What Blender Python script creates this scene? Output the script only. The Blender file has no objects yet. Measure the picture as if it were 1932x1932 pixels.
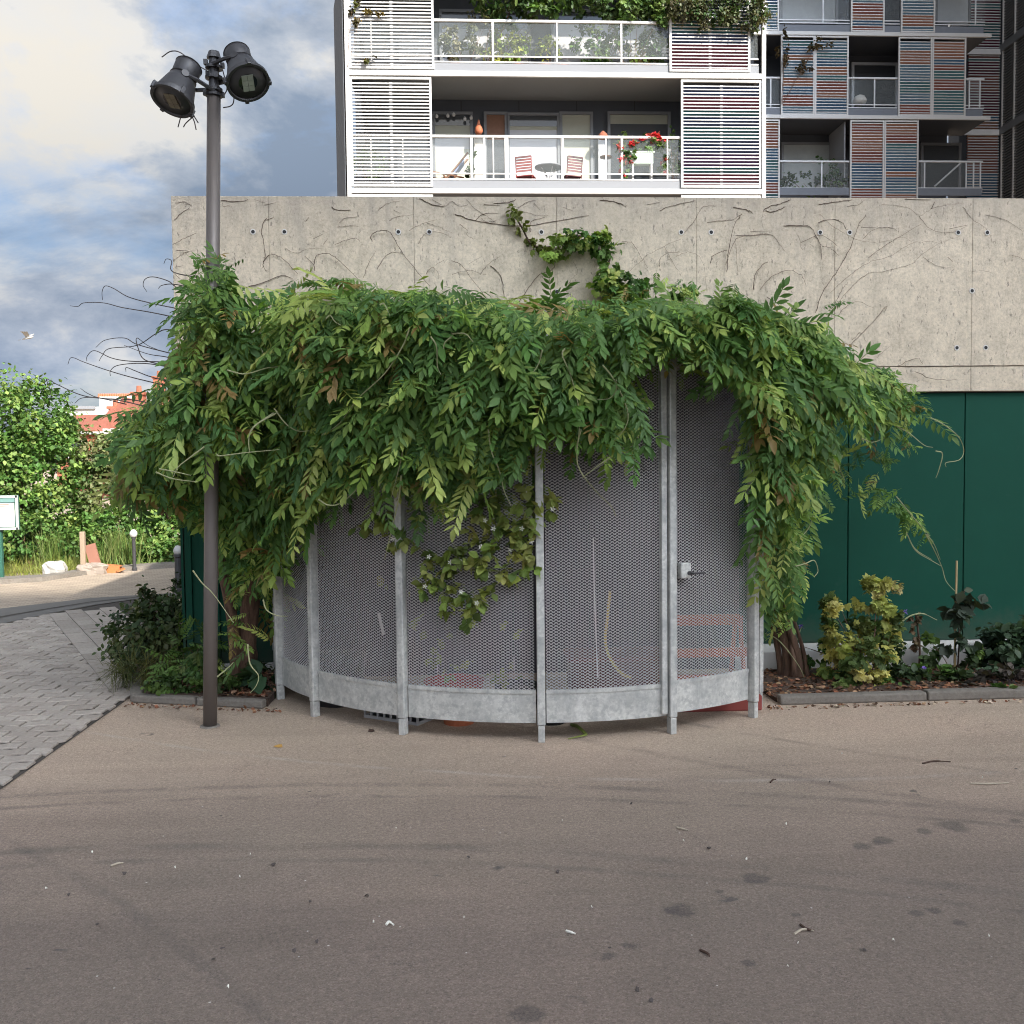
import bpy, math, random
import numpy as np
from mathutils import Vector, Matrix

# ------------------------------------------------------------------ camera, sky, sun, exposure
SC = bpy.context.scene
COL = SC.collection
RD = math.radians
CAM_H = 1.6
ROT = Matrix.Rotation(RD(-3.0), 3, 'Z') @ Matrix.Rotation(RD(90 - 2.9), 3, 'X') @ Matrix.Rotation(RD(-0.65), 3, 'Z')
cam_data = bpy.data.cameras.new('camera')
cam_data.sensor_width = 36.0
cam_data.lens = 36.0 * 0.95
cam_data.clip_start = 0.05
cam_data.clip_end = 3000
cam = bpy.data.objects.new('camera', cam_data)
cam.matrix_world = Matrix.Translation((0, 0, CAM_H)) @ ROT.to_4x4()
COL.objects.link(cam)
SC.camera = cam

SUN_AZ, SUN_EL = RD(32), RD(34)       # azimuth measured from straight behind the camera towards the right
SUN_DIR = Vector((math.sin(SUN_AZ) * math.cos(SUN_EL), -math.cos(SUN_AZ) * math.cos(SUN_EL), math.sin(SUN_EL)))
sun_data = bpy.data.lights.new('sun', 'SUN')
sun_data.energy = 0.62
sun_data.angle = RD(1.0)
sun_data.color = (1.0, 0.93, 0.82)
sun = bpy.data.objects.new('sun', sun_data)
sun.rotation_euler = SUN_DIR.to_track_quat('Z', 'Y').to_euler()
sun.location = (20, -20, 30)
COL.objects.link(sun)

world = bpy.data.worlds.new('World')
SC.world = world
world.use_nodes = True
wn, wl = world.node_tree.nodes, world.node_tree.links
wn.clear()
def wnode(t, **k):
    n = wn.new(t)
    for a, b in k.items(): setattr(n, a, b)
    return n
sky = wnode('ShaderNodeTexSky', sky_type='NISHITA', sun_disc=False)
sky.sun_elevation = SUN_EL
sky.sun_rotation = math.pi - SUN_AZ
sky.air_density = 1.0; sky.dust_density = 2.0; sky.ozone_density = 1.5
tc = wnode('ShaderNodeTexCoord')
sep = wnode('ShaderNodeSeparateXYZ'); wl.new(tc.outputs['Generated'], sep.inputs[0])
zz = wnode('ShaderNodeMath', operation='MAXIMUM'); wl.new(sep.outputs['Z'], zz.inputs[0]); zz.inputs[1].default_value = 0.0
za = wnode('ShaderNodeMath', operation='ADD'); wl.new(zz.outputs[0], za.inputs[0]); za.inputs[1].default_value = 0.42
dv = wnode('ShaderNodeVectorMath', operation='SCALE')
inv = wnode('ShaderNodeMath', operation='DIVIDE'); inv.inputs[0].default_value = 1.0; wl.new(za.outputs[0], inv.inputs[1])
wl.new(tc.outputs['Generated'], dv.inputs[0]); wl.new(inv.outputs[0], dv.inputs['Scale'])
def wnoise(scale, detail, rough, off, dist=0.0):
    mp = wnode('ShaderNodeMapping'); mp.inputs['Location'].default_value = off
    wl.new(dv.outputs[0], mp.inputs['Vector'])
    n = wnode('ShaderNodeTexNoise'); n.inputs['Scale'].default_value = scale; n.inputs['Detail'].default_value = detail
    n.inputs['Roughness'].default_value = rough; n.inputs['Distortion'].default_value = dist
    wl.new(mp.outputs[0], n.inputs['Vector'])
    return n.outputs['Fac']
def wramp(src, stops):
    r = wnode('ShaderNodeValToRGB'); e = r.color_ramp.elements
    while len(e) < len(stops): e.new(0.5)
    for k, (p, c) in enumerate(stops): e[k].position = p; e[k].color = (*c, 1)
    wl.new(src, r.inputs[0]); return r.outputs[0]
# clouds scale the clear sky behind them, so they brighten towards the sun as the sky does
bw = wnode('ShaderNodeRGBToBW'); wl.new(sky.outputs[0], bw.inputs[0])
tone = wramp(wnoise(2.1, 10, 0.62, (14.9, 0.54, 0.34), 0.25), [(0.40, (0.135, 0.17, 0.225)), (0.49, (0.235, 0.26, 0.30)), (0.56, (0.37, 0.365, 0.355)), (0.66, (0.39, 0.37, 0.335))])
pwr = wnode('ShaderNodeMath', operation='POWER'); wl.new(bw.outputs[0], pwr.inputs[0]); pwr.inputs[1].default_value = 1.4   # forward scattering: cloud near the sun outshines the clear sky
amp = wnode('ShaderNodeMath', operation='MULTIPLY'); wl.new(pwr.outputs[0], amp.inputs[0]); amp.inputs[1].default_value = 0.5
cl_ = wnode('ShaderNodeMixRGB', blend_type='MULTIPLY'); cl_.inputs[0].default_value = 1.0
wl.new(amp.outputs[0], cl_.inputs[1]); wl.new(tone, cl_.inputs[2])
cover = wramp(wnoise(2.6, 10, 0.62, (12.4, 18.81, 0), 0.25), [(0.30, (0.35,) * 3), (0.48, (1.0,) * 3)])
clear = wnode('ShaderNodeMixRGB', blend_type='MULTIPLY'); clear.inputs[0].default_value = 1.0; clear.inputs[2].default_value = (0.20, 0.212, 0.228, 1); wl.new(sky.outputs[0], clear.inputs[1])
mixw = wnode('ShaderNodeMixRGB'); wl.new(cover, mixw.inputs[0]); wl.new(clear.outputs[0], mixw.inputs[1]); wl.new(cl_.outputs[0], mixw.inputs[2])
bg = wnode('ShaderNodeBackground'); bg.inputs['Strength'].default_value = 0.15
low = wramp(zz.outputs[0], [(0.0, (0.20, 0.21, 0.225)), (0.14, (0.20, 0.205, 0.215)), (0.25, (0.32, 0.325, 0.33)), (0.38, (0.66,) * 3), (0.55, (1.0,) * 3)])   # thicker, greyer cloud towards the horizon all round
mixl = wnode('ShaderNodeMixRGB', blend_type='MULTIPLY'); mixl.inputs[0].default_value = 1.0
wl.new(mixw.outputs[0], mixl.inputs[1]); wl.new(low, mixl.inputs[2])
wl.new(mixl.outputs[0], bg.inputs['Color'])
wo = wnode('ShaderNodeOutputWorld'); wl.new(bg.outputs[0], wo.inputs['Surface'])

SC.view_settings.view_transform = 'Standard'
SC.view_settings.look = 'None'
SC.view_settings.gamma = 1.0
SC.view_settings.exposure = 3.75
SC.render.engine = 'CYCLES'
SC.cycles.max_bounces = 8
SC.cycles.filter_width = 1.05
SC.cycles.use_denoising = True

# ------------------------------------------------------------------ helpers
FOC = 0.95 * 1932
def ray(px, py):
    return ROT @ Vector(((px - 966) / FOC, -(py - 966) / FOC, -1.0))
def at(px, py, Y):                     # the point of the plane y = Y that stands there
    d = ray(px, py); t = Y / d.y
    return Vector((d.x * t, Y, CAM_H + d.z * t))
def gnd(px, py, z=0.0):                # the point of the ground
    d = ray(px, py); t = (z - CAM_H) / d.z
    return Vector((d.x * t, d.y * t, z))
def atx(px, py, X):
    d = ray(px, py); t = X / d.x
    return Vector((X, d.y * t, CAM_H + d.z * t))
RNG = np.random.default_rng(7)
random.seed(7)

def tag(o, label=None, cat=None, group=None, kind=None):
    if label: o['label'] = label
    if cat: o['category'] = cat
    if group: o['group'] = group
    if kind: o['kind'] = kind
    return o
def empty(name, loc, label, cat, group=None, rz=0.0):
    o = bpy.data.objects.new(name, None); COL.objects.link(o)
    o.location = loc; o.rotation_euler = (0, 0, rz); o.empty_display_size = 0.1
    return tag(o, label, cat, group)
def link(name, me, parent=None, mats=None):
    o = bpy.data.objects.new(name, me); COL.objects.link(o)
    if mats is not None and not me.materials:
        for m in (mats if isinstance(mats, (list, tuple)) else [mats]): me.materials.append(m)
    if parent is not None:
        o.parent = parent
        p, off = parent, Matrix()
        inv_m = Matrix()
        chain = []
        while p is not None: chain.append(p); p = p.parent
        m = Matrix()
        for q in reversed(chain): m = m @ q.matrix_parent_inverse @ q.matrix_basis
        o.matrix_parent_inverse = m.inverted()
    return o
class MB:                               # mesh builder in world coordinates
    def __init__(s): s.v = []; s.f = []; s.m = []; s.c = []
    def add(s, vs, fs, mi=0, col=None):
        n = len(s.v); s.v.extend([tuple(p) for p in vs]); s.f.extend([tuple(i + n for i in f) for f in fs]); s.m.extend([mi] * len(fs))
        s.c.extend([col or (1, 1, 1)] * len(vs)); return s
    def box(s, lo, hi, mi=0, col=None, mat=None):
        x0, y0, z0 = lo; x1, y1, z1 = hi
        vs = [Vector(p) for p in ((x0,y0,z0),(x1,y0,z0),(x1,y1,z0),(x0,y1,z0),(x0,y0,z1),(x1,y0,z1),(x1,y1,z1),(x0,y1,z1))]
        if mat is not None: vs = [mat @ p for p in vs]
        return s.add(vs, [(0,3,2,1),(4,5,6,7),(0,1,5,4),(1,2,6,5),(2,3,7,6),(3,0,4,7)], mi, col)
    def cbox(s, c, d, mi=0, rz=0, rx=0, ry=0, col=None):
        m = Matrix.Translation(c) @ Matrix.Rotation(rz, 4, 'Z') @ Matrix.Rotation(rx, 4, 'X') @ Matrix.Rotation(ry, 4, 'Y')
        return s.box((-d[0]/2,-d[1]/2,-d[2]/2), (d[0]/2,d[1]/2,d[2]/2), mi, col, m)
    def tube(s, pts, r, n=6, mi=0, col=None, cap=True):
        pts = [Vector(p) for p in pts]
        if not isinstance(r, (list, tuple)): r = [r] * len(pts)
        ref = Vector((0.31, 0.17, 0.93)); rings = []
        for i, p in enumerate(pts):
            t = (pts[min(i+1, len(pts)-1)] - pts[max(i-1, 0)])
            t = t.normalized() if t.length > 1e-9 else Vector((0, 0, 1))
            u = t.cross(ref)
            if u.length < 1e-3: u = t.cross(Vector((1, 0, 0)))
            u.normalize(); w = t.cross(u)
            rings.append([p + (u * math.cos(2*math.pi*k/n) + w * math.sin(2*math.pi*k/n)) * r[i] for k in range(n)])
        vs = [q for g in rings for q in g]; fs = []
        for i in range(len(pts) - 1):
            for k in range(n):
                a = i*n + k; b = i*n + (k+1) % n
                fs.append((a, b, b + n, a + n))
        if cap: fs.append(tuple(range(n-1, -1, -1))); fs.append(tuple(range((len(pts)-1)*n, len(pts)*n)))
        return s.add(vs, fs, mi, col)
    def lathe(s, prof, n=24, mat=None, mi=0, col=None, cap=True):   # prof: (radius, z)
        vs = []; fs = []
        for r, z in prof:
            for k in range(n):
                p = Vector((r*math.cos(2*math.pi*k/n), r*math.sin(2*math.pi*k/n), z)); vs.append(mat @ p if mat is not None else p)
        for i in range(len(prof) - 1):
            for k in range(n):
                a = i*n+k; b = i*n+(k+1) % n; fs.append((a, b, b+n, a+n))
        if cap: fs.append(tuple(range(n-1, -1, -1))); fs.append(tuple(range((len(prof)-1)*n, len(prof)*n)))
        return s.add(vs, fs, mi, col)
    def prism(s, poly, z0, z1, mi=0, col=None):
        n = len(poly); vs = [(x, y, z0) for x, y in poly] + [(x, y, z1) for x, y in poly]
        return s.add(vs, [tuple(range(n-1, -1, -1)), tuple(range(n, 2*n))] + [(i, (i+1) % n, (i+1) % n + n, i + n) for i in range(n)], mi, col)
    def quad(s, a, b, c, d, mi=0, col=None): return s.add([a, b, c, d], [(0, 1, 2, 3)], mi, col)
    def mesh(s, name, mats, smooth=False):
        me = bpy.data.meshes.new(name); me.from_pydata(s.v, [], s.f); me.update()
        for m in (mats if isinstance(mats, (list, tuple)) else [mats]): me.materials.append(m)
        if max(s.m, default=0): me.polygons.foreach_set('material_index', s.m)
        if any(c != (1, 1, 1) for c in s.c):
            a = me.attributes.new('tint', 'FLOAT_COLOR', 'POINT')
            a.data.foreach_set('color', np.array([(*c, 1.0) for c in s.c], dtype=np.float32).ravel())
        if smooth: me.polygons.foreach_set('use_smooth', [True] * len(me.polygons))
        return me
    def build(s, name, mats, parent=None, smooth=False, bevel=0.0, loc=None):
        o = link(name, s.mesh(name, mats, smooth), parent)
        if bevel:
            b = o.modifiers.new('bevel', 'BEVEL'); b.width = bevel; b.segments = 2; b.limit_method = 'ANGLE'; b.angle_limit = RD(40)
        return o
def np_mesh(name, V, Fq, mats, tint=None, smooth=False):   # V (n,3), Fq (m,3|4) arrays
    me = bpy.data.meshes.new(name); k = Fq.shape[1]
    me.vertices.add(len(V)); me.vertices.foreach_set('co', V.astype(np.float32).ravel())
    me.loops.add(Fq.size); me.loops.foreach_set('vertex_index', Fq.astype(np.int32).ravel())
    me.polygons.add(len(Fq)); me.polygons.foreach_set('loop_start', np.arange(0, Fq.size, k, dtype=np.int32))
    if tint is not None:
        a = me.attributes.new('tint', 'FLOAT_COLOR', 'POINT')
        a.data.foreach_set('color', np.concatenate([tint, np.ones((len(tint), 1))], 1).astype(np.float32).ravel())
    for m in (mats if isinstance(mats, (list, tuple)) else [mats]): me.materials.append(m)
    me.update(calc_edges=True)
    if smooth: me.polygons.foreach_set('use_smooth', [True] * len(me.polygons))
    return me
def spline(pts, n=8):                   # Catmull-Rom through the points
    P = [Vector(p) for p in pts]
    if len(P) < 3: return P
    Q = [P[0]*2 - P[1]] + P + [P[-1]*2 - P[-2]]; out = []
    for i in range(1, len(Q) - 2):
        for k in range(n):
            t = k / n; a, b, c, d = Q[i-1], Q[i], Q[i+1], Q[i+2]
            out.append(0.5*((2*b) + (c-a)*t + (2*a-5*b+4*c-d)*t*t + (3*b-a-3*c+d)*t**3))
    out.append(P[-1]); return out

# ------------------------------------------------------------------ materials
class NT:
    def __init__(s, name):
        s.mat = bpy.data.materials.new(name); s.mat.use_nodes = True
        s.n = s.mat.node_tree.nodes; s.l = s.mat.node_tree.links
        s.b = s.n['Principled BSDF']; s.tc = s.n.new('ShaderNodeTexCoord')
    def noise(s, scale, detail=6, rough=0.6, vec=None, stretch=None, dist=0.0, coord='Object'):
        t = s.n.new('ShaderNodeTexNoise'); t.inputs['Scale'].default_value = scale; t.inputs['Detail'].default_value = detail
        t.inputs['Roughness'].default_value = rough; t.inputs['Distortion'].default_value = dist
        src = vec or s.tc.outputs[coord]
        if stretch:
            m = s.n.new('ShaderNodeMapping'); m.inputs['Scale'].default_value = stretch; s.l.new(src, m.inputs['Vector']); src = m.outputs[0]
        s.l.new(src, t.inputs['Vector']); return t.outputs['Fac']
    def voro(s, scale, feature='F1', out='Distance', stretch=None):
        t = s.n.new('ShaderNodeTexVoronoi'); t.inputs['Scale'].default_value = scale; t.feature = feature
        src = s.tc.outputs['Object']
        if stretch:
            m = s.n.new('ShaderNodeMapping'); m.inputs['Scale'].default_value = stretch; s.l.new(src, m.inputs['Vector']); src = m.outputs[0]
        s.l.new(src, t.inputs['Vector']); return t.outputs[out]
    def ramp(s, src, stops):
        r = s.n.new('ShaderNodeValToRGB'); e = r.color_ramp.elements
        while len(e) < len(stops): e.new(0.5)
        for k, (p, c) in enumerate(stops):
            e[k].position = p; e[k].color = (*(c if isinstance(c, tuple) else (c,)*3), 1)
        s.l.new(src, r.inputs[0]); return r.outputs[0]
    def mix(s, fac, a, b, mode='MIX'):
        m = s.n.new('ShaderNodeMixRGB'); m.blend_type = mode
        for i, v in enumerate((fac, a, b)):
            if hasattr(v, 'default_value') or hasattr(v, 'is_linked'): s.l.new(v, m.inputs[i])
            elif isinstance(v, (int, float)): m.inputs[i].default_value = v if i == 0 else (v, v, v, 1)
            else: m.inputs[i].default_value = (*v, 1)
        return m.outputs[0]
    def math(s, op, a, b=0.0):
        m = s.n.new('ShaderNodeMath'); m.operation = op
        for i, v in enumerate((a, b)):
            if isinstance(v, (int, float)): m.inputs[i].default_value = v
            else: s.l.new(v, m.inputs[i])
        return m.outputs[0]
    def bump(s, src, strength=0.3, dist=0.01):
        b = s.n.new('ShaderNodeBump'); b.inputs['Strength'].default_value = strength; b.inputs['Distance'].default_value = dist
        s.l.new(src, b.inputs['Height']); s.l.new(b.outputs[0], s.b.inputs['Normal'])
    def set(s, col=None, rough=None, metal=None, spec=None):
        if col is not None:
            if isinstance(col, tuple): s.b.inputs['Base Color'].default_value = (*col, 1)
            else: s.l.new(col, s.b.inputs['Base Color'])
        if rough is not None:
            if isinstance(rough, (int, float)): s.b.inputs['Roughness'].default_value = rough
            else: s.l.new(rough, s.b.inputs['Roughness'])
        if metal is not None: s.b.inputs['Metallic'].default_value = metal
        if spec is not None: s.b.inputs['Specular IOR Level'].default_value = spec
        return s.mat
def plain(name, col, rough=0.6, metal=0.0, var=0.12, scale=6.0):
    t = NT(name); n = t.noise(scale, 5)
    c = t.mix(n, tuple(v*(1-var) for v in col), tuple(min(1, v*(1+var)) for v in col))
    return t.set(c, rough, metal)
def tinted(name, rough=0.5, transl=0.0, var=0.15, scale=30.0):
    t = NT(name)
    a = t.n.new('ShaderNodeAttribute'); a.attribute_name = 'tint'
    n = t.noise(scale, 3)
    c = t.mix(1.0, a.outputs['Color'], t.ramp(n, [(0.25, 1 - var), (0.75, 1 + var)]), 'MULTIPLY')
    t.set(c, rough, 0.0, 0.25)
    if transl:
        tr = t.n.new('ShaderNodeBsdfTranslucent'); t.l.new(t.mix(1.0, c, (1.25, 1.25, 0.6), 'MULTIPLY'), tr.inputs['Color'])
        ms = t.n.new('ShaderNodeMixShader'); ms.inputs[0].default_value = transl
        out = t.n['Material Output']; t.l.new(t.b.outputs[0], ms.inputs[1]); t.l.new(tr.outputs[0], ms.inputs[2]); t.l.new(ms.outputs[0], out.inputs['Surface'])
    return t.mat

M = {}
# asphalt, darker in the foreground, paler and tan round the cage
t = NT('asphalt')
pos = t.n.new('ShaderNodeNewGeometry').outputs['Position']
xyz = t.n.new('ShaderNodeSeparateXYZ'); t.l.new(pos, xyz.inputs[0])
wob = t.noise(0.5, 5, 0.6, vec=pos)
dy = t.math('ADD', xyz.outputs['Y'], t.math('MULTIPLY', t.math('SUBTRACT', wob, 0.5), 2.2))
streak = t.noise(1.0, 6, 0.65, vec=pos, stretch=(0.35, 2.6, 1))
tan_apron = t.ramp(t.math('ADD', t.math('MULTIPLY', dy, 0.1), t.math('MULTIPLY', t.math('SUBTRACT', streak, 0.5), 0.16)), [(0.32, 0.0), (0.45, 0.4), (0.56, 1.0)])
fine = t.noise(60, 6, 0.85, vec=pos)
mid = t.noise(2.2, 7, 0.62, vec=pos)
base = t.mix(mid, (0.178, 0.138, 0.115), (0.238, 0.190, 0.160))
base = t.mix(tan_apron, base, (0.44, 0.34, 0.262))
base = t.mix(1.0, base, t.ramp(fine, [(0.30, 0.68), (0.5, 1.0), (0.70, 1.30)]), 'MULTIPLY')
big = t.noise(0.55, 4, 0.6, vec=pos)
base = t.mix(1.0, base, t.ramp(big, [(0.3, (0.92, 0.95, 0.93)), (0.7, (1.05, 1.02, 1.01))]), 'MULTIPLY')
tracks = t.noise(1.3, 3, 0.6, vec=pos, stretch=(0.22, 1.9, 1), dist=1.2)
base = t.mix(1.0, base, t.ramp(tracks, [(0.36, 0.92), (0.46, 1.0), (0.6, 1.0), (0.7, 1.06)]), 'MULTIPLY')
def ring(cx_, cy_, r_, w_, soft):
    vm = t.n.new('ShaderNodeVectorMath'); vm.operation = 'DISTANCE'; t.l.new(pos, vm.inputs[0]); vm.inputs[1].default_value = (cx_, cy_, 0)
    dd = t.math('ABSOLUTE', t.math('SUBTRACT', vm.outputs['Value'], t.math('ADD', t.math('MULTIPLY', t.math('SUBTRACT', t.noise(1.7, 3, 0.5, vec=pos), 0.5), soft), r_)))
    brk = t.ramp(t.noise(3.1, 5, 0.7, vec=pos), [(0.38, 0.0), (0.62, 1.0)])
    return t.math('MULTIPLY', t.ramp(dd, [(w_*.3, 1.0), (w_, 0.0)]), brk)
for (cx_, cy_, r_, w_, soft, colr, k_) in ((-1.2, -5.5, 10.35, .045, .05, (0.10, 0.085, 0.078), .5), (-1.2, -5.5, 10.18, .03, .05, (0.10, 0.085, 0.078), .45), (-1.5, -5.0, 9.1, .05, .06, (0.10, 0.088, 0.08), .4), (-1.5, -5.0, 8.95, .03, .06, (0.10, 0.088, 0.08), .4), (2.0, 12.6, 7.9, .03, .05, (0.5, 0.45, 0.40), .3), (9.0, 14.0, 11.2, .04, .05, (0.10, 0.085, 0.078), .45), (8.6, 14.4, 11.9, .05, .05, (0.11, 0.09, 0.08), .4), (-8, -3, 9.4, .04, .05, (0.10, 0.088, 0.08), .4)):
    base = t.mix(t.math('MULTIPLY', ring(cx_, cy_, r_, w_, soft), k_), base, colr)
spots = t.noise(2.6, 3, 0.5, vec=pos, stretch=(1, 1.6, 1), dist=0.6)
wobble = t.noise(9, 4, 0.6, vec=pos)
for sx_, sy_, rad_ in ((2.11, 4.04, 0.075), (1.97, 4.01, 0.035), (1.75, 3.92, 0.05), (1.71, 3.89, 0.03), (1.64, 3.86, 0.05), (2.42, 4.08, 0.04), (1.11, 3.59, 0.05), (0.94, 3.49, 0.028), (0.77, 3.35, 0.055), (0.73, 3.35, 0.03), (1.65, 3.28, 0.035), (1.58, 3.27, 0.028), (1.69, 3.19, 0.028), (0.53, 3.12, 0.04), (0.46, 3.06, 0.04), (0.17, 2.75, 0.05), (0.89, 2.98, 0.025), (1.15, 3.29, 0.028), (1.29, 3.03, 0.025)):
    vm_ = t.n.new('ShaderNodeVectorMath'); vm_.operation = 'DISTANCE'; t.l.new(pos, vm_.inputs[0]); vm_.inputs[1].default_value = (sx_, sy_, 0)
    dd_ = t.math('ADD', vm_.outputs['Value'], t.math('MULTIPLY', t.math('SUBTRACT', wobble, 0.5), rad_*2.6))
    base = t.mix(t.ramp(dd_, [(rad_*.55, 0.55), (rad_, 0.0)]), base, (0.075, 0.065, 0.06))
base = t.mix(t.ramp(spots, [(0.70, 0.0), (0.73, 0.75)]), base, (0.085, 0.075, 0.07))
sp2 = t.noise(14, 2, 0.5, vec=pos, stretch=(1, 1.5, 1))
base = t.mix(t.ramp(sp2, [(0.765, 0.0), (0.785, 0.9)]), base, (0.06, 0.05, 0.048))
chip = t.n.new('ShaderNodeTexVoronoi'); chip.inputs['Scale'].default_value = 13; t.l.new(pos, chip.inputs['Vector'])
cs = t.n.new('ShaderNodeSeparateColor'); t.l.new(chip.outputs['Color'], cs.inputs[0])
base = t.mix(t.math('MULTIPLY', t.ramp(chip.outputs['Distance'], [(0.035, 0.9), (0.06, 0.0)]), t.ramp(cs.outputs[0], [(0.82, 0.0), (0.85, 1.0)])), base, (0.62, 0.58, 0.55))
stone = t.n.new('ShaderNodeTexVoronoi'); stone.inputs['Scale'].default_value = 210; t.l.new(pos, stone.inputs['Vector'])
ss = t.n.new('ShaderNodeSeparateColor'); t.l.new(stone.outputs['Color'], ss.inputs[0])
base = t.mix(1.0, base, t.ramp(ss.outputs[0], [(0.0, 0.74), (0.35, 0.97), (0.75, 1.03), (1.0, 1.32)]), 'MULTIPLY')
crk = t.noise(0.8, 8, 0.75, vec=pos, dist=0.4); ck = t.math('ABSOLUTE', t.math('SUBTRACT', crk, 0.5))
base = t.mix(t.math('MULTIPLY', t.ramp(ck, [(0.0012, 0.7), (0.0035, 0.0)]), t.ramp(mid, [(0.5, 0.0), (0.6, 1.0)])), base, (0.07, 0.06, 0.055))
t.bump(t.math('ADD', t.math('MULTIPLY', stone.outputs['Distance'], -1.0), t.math('MULTIPLY', mid, 0.6)), 0.5, 0.006)
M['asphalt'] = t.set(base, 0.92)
# board-marked concrete
t = NT('concrete')
pos = t.n.new('ShaderNodeNewGeometry').outputs['Position']
cl = t.noise(0.9, 8, 0.62, vec=pos); st = t.noise(5.0, 6, 0.65, vec=pos, stretch=(1.6, 1, 0.16)); gr = t.noise(55, 4, 0.7, vec=pos)
c = t.mix(cl, (0.52, 0.44, 0.33), (0.67, 0.585, 0.46))
c = t.mix(1.0, c, t.ramp(st, [(0.30, 0.80), (0.48, 1.0), (0.7, 1.06)]), 'MULTIPLY')
c = t.mix(1.0, c, t.ramp(gr, [(0.28, 0.76), (0.5, 1.0), (0.75, 1.15)]), 'MULTIPLY')
c = t.mix(1.0, c, t.ramp(t.noise(11, 6, 0.7, vec=pos), [(0.30, 0.80), (0.52, 1.0), (0.72, 1.10)]), 'MULTIPLY')
sx = t.n.new('ShaderNodeSeparateXYZ'); t.l.new(pos, sx.inputs[0])
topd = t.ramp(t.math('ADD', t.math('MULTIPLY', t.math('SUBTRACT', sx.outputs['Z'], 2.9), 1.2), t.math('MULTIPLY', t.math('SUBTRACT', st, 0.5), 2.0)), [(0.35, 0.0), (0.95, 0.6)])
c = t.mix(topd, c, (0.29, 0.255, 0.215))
pit = t.noise(26, 4, 0.75, vec=pos, stretch=(1.2, 1, 0.55))
c = t.mix(t.ramp(pit, [(0.60, 0.0), (0.66, 0.75)]), c, (0.20, 0.175, 0.145))
t.bump(t.math('ADD', gr, t.math('MULTIPLY', pit, -1.2)), 0.35, 0.006)
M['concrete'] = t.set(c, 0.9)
# dark green painted panels
t = NT('green_paint'); n1 = t.noise(3, 6); n2 = t.noise(60, 3)
c = t.mix(n1, (0.006, 0.052, 0.033), (0.008, 0.066, 0.043)); c = t.mix(t.ramp(t.noise(9, 6, 0.7), [(0.62, 0.0), (0.8, 0.35)]), c, (0.04, 0.075, 0.065))
pz = t.n.new('ShaderNodeSeparateXYZ'); t.l.new(t.n.new('ShaderNodeNewGeometry').outputs['Position'], pz.inputs[0])
c = t.mix(t.ramp(t.math('ADD', pz.outputs['Z'], t.math('MULTIPLY', t.math('SUBTRACT', t.noise(12, 6, 0.7), 0.5), 0.5)), [(0.12, 0.35), (0.42, 0.0)]), c, (0.10, 0.085, 0.065))
t.bump(n2, 0.08, 0.002); M['green'] = t.set(c, 0.62, 0.0, 0.14)
# galvanised steel
t = NT('galvanised'); v = t.voro(75, 'F1', 'Color'); sv = t.n.new('ShaderNodeSeparateColor'); t.l.new(v, sv.inputs[0])
c = t.mix(sv.outputs[0], (0.53, 0.53, 0.505), (0.66, 0.66, 0.625)); c = t.mix(t.ramp(t.noise(7, 8, 0.7), [(0.42, 0.0), (0.66, 0.8)]), c, (0.33, 0.34, 0.335)); c = t.mix(t.ramp(t.noise(24, 6, 0.7), [(0.50, 0.0), (0.62, 0.7)]), c, (0.36, 0.37, 0.365))
c = t.mix(t.ramp(t.noise(9, 5, 0.7, stretch=(1, 1, 0.2)), [(0.55, 0.0), (0.70, 0.6)]), c, (0.76, 0.76, 0.73))
M['galv'] = t.set(c, 0.5, 0.35)
M['mesh'] = plain('mesh_steel', (0.60, 0.59, 0.585), 0.55, 0.2)
M['white'] = plain('white_metal', (0.52, 0.51, 0.49), 0.45, 0.0, 0.04, 3)
M['whitewall'] = plain('white_plinth', (0.62, 0.60, 0.57), 0.8, 0, 0.15, 5)
M['greyrender'] = plain('grey_render', (0.20, 0.205, 0.215), 0.8, 0, 0.06, 1)
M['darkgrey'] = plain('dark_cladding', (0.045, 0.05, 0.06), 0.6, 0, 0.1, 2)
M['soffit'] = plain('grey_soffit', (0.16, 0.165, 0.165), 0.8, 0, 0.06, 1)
M['frame_grey'] = plain('window_frame_grey', (0.14, 0.145, 0.15), 0.45, 0, 0.06)
M['glassdark'] = plain('window_glass', (0.05, 0.055, 0.06), 0.06, 0, 0.1, 0.6)
M['blind'] = plain('pale_blind', (0.40, 0.40, 0.32), 0.8, 0, 0.05)
M['blinddark'] = plain('olive_blind', (0.30, 0.30, 0.24), 0.8, 0, 0.08)
M['curtain'] = plain('white_curtain', (0.42, 0.42, 0.43), 0.85, 0, 0.08, 4)
M['wood'] = plain('brown_wood', (0.16, 0.075, 0.04), 0.6, 0, 0.25, 12)
M['terracotta'] = plain('terracotta', (0.42, 0.13, 0.06), 0.8, 0, 0.18, 8)
M['red'] = plain('red_paint', (0.32, 0.025, 0.025), 0.5, 0, 0.15)
M['orange'] = plain('orange_plastic', (0.26, 0.045, 0.010), 0.45, 0, 0.1)
M['yellow'] = plain('yellow_plastic', (0.75, 0.32, 0.02), 0.5, 0, 0.1)
M['black'] = plain('black_plastic', (0.012, 0.012, 0.013), 0.5, 0, 0.2)
M['lamp'] = plain('charcoal_lamp_paint', (0.055, 0.054, 0.058), 0.42, 0.2, 0.15, 9)
M['polepaint'] = plain('charcoal_pole_paint', (0.15, 0.13, 0.118), 0.42, 0.3, 0.12, 4)
M['lens'] = plain('smoked_lens', (0.012, 0.018, 0.018), 0.08, 0, 0.2, 2)
M['lensbrown'] = plain('brown_lens', (0.035, 0.024, 0.018), 0.12, 0, 0.3, 5)
M['led'] = plain('led_panel', (0.34, 0.38, 0.33), 0.4, 0, 0.15, 30)
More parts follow.
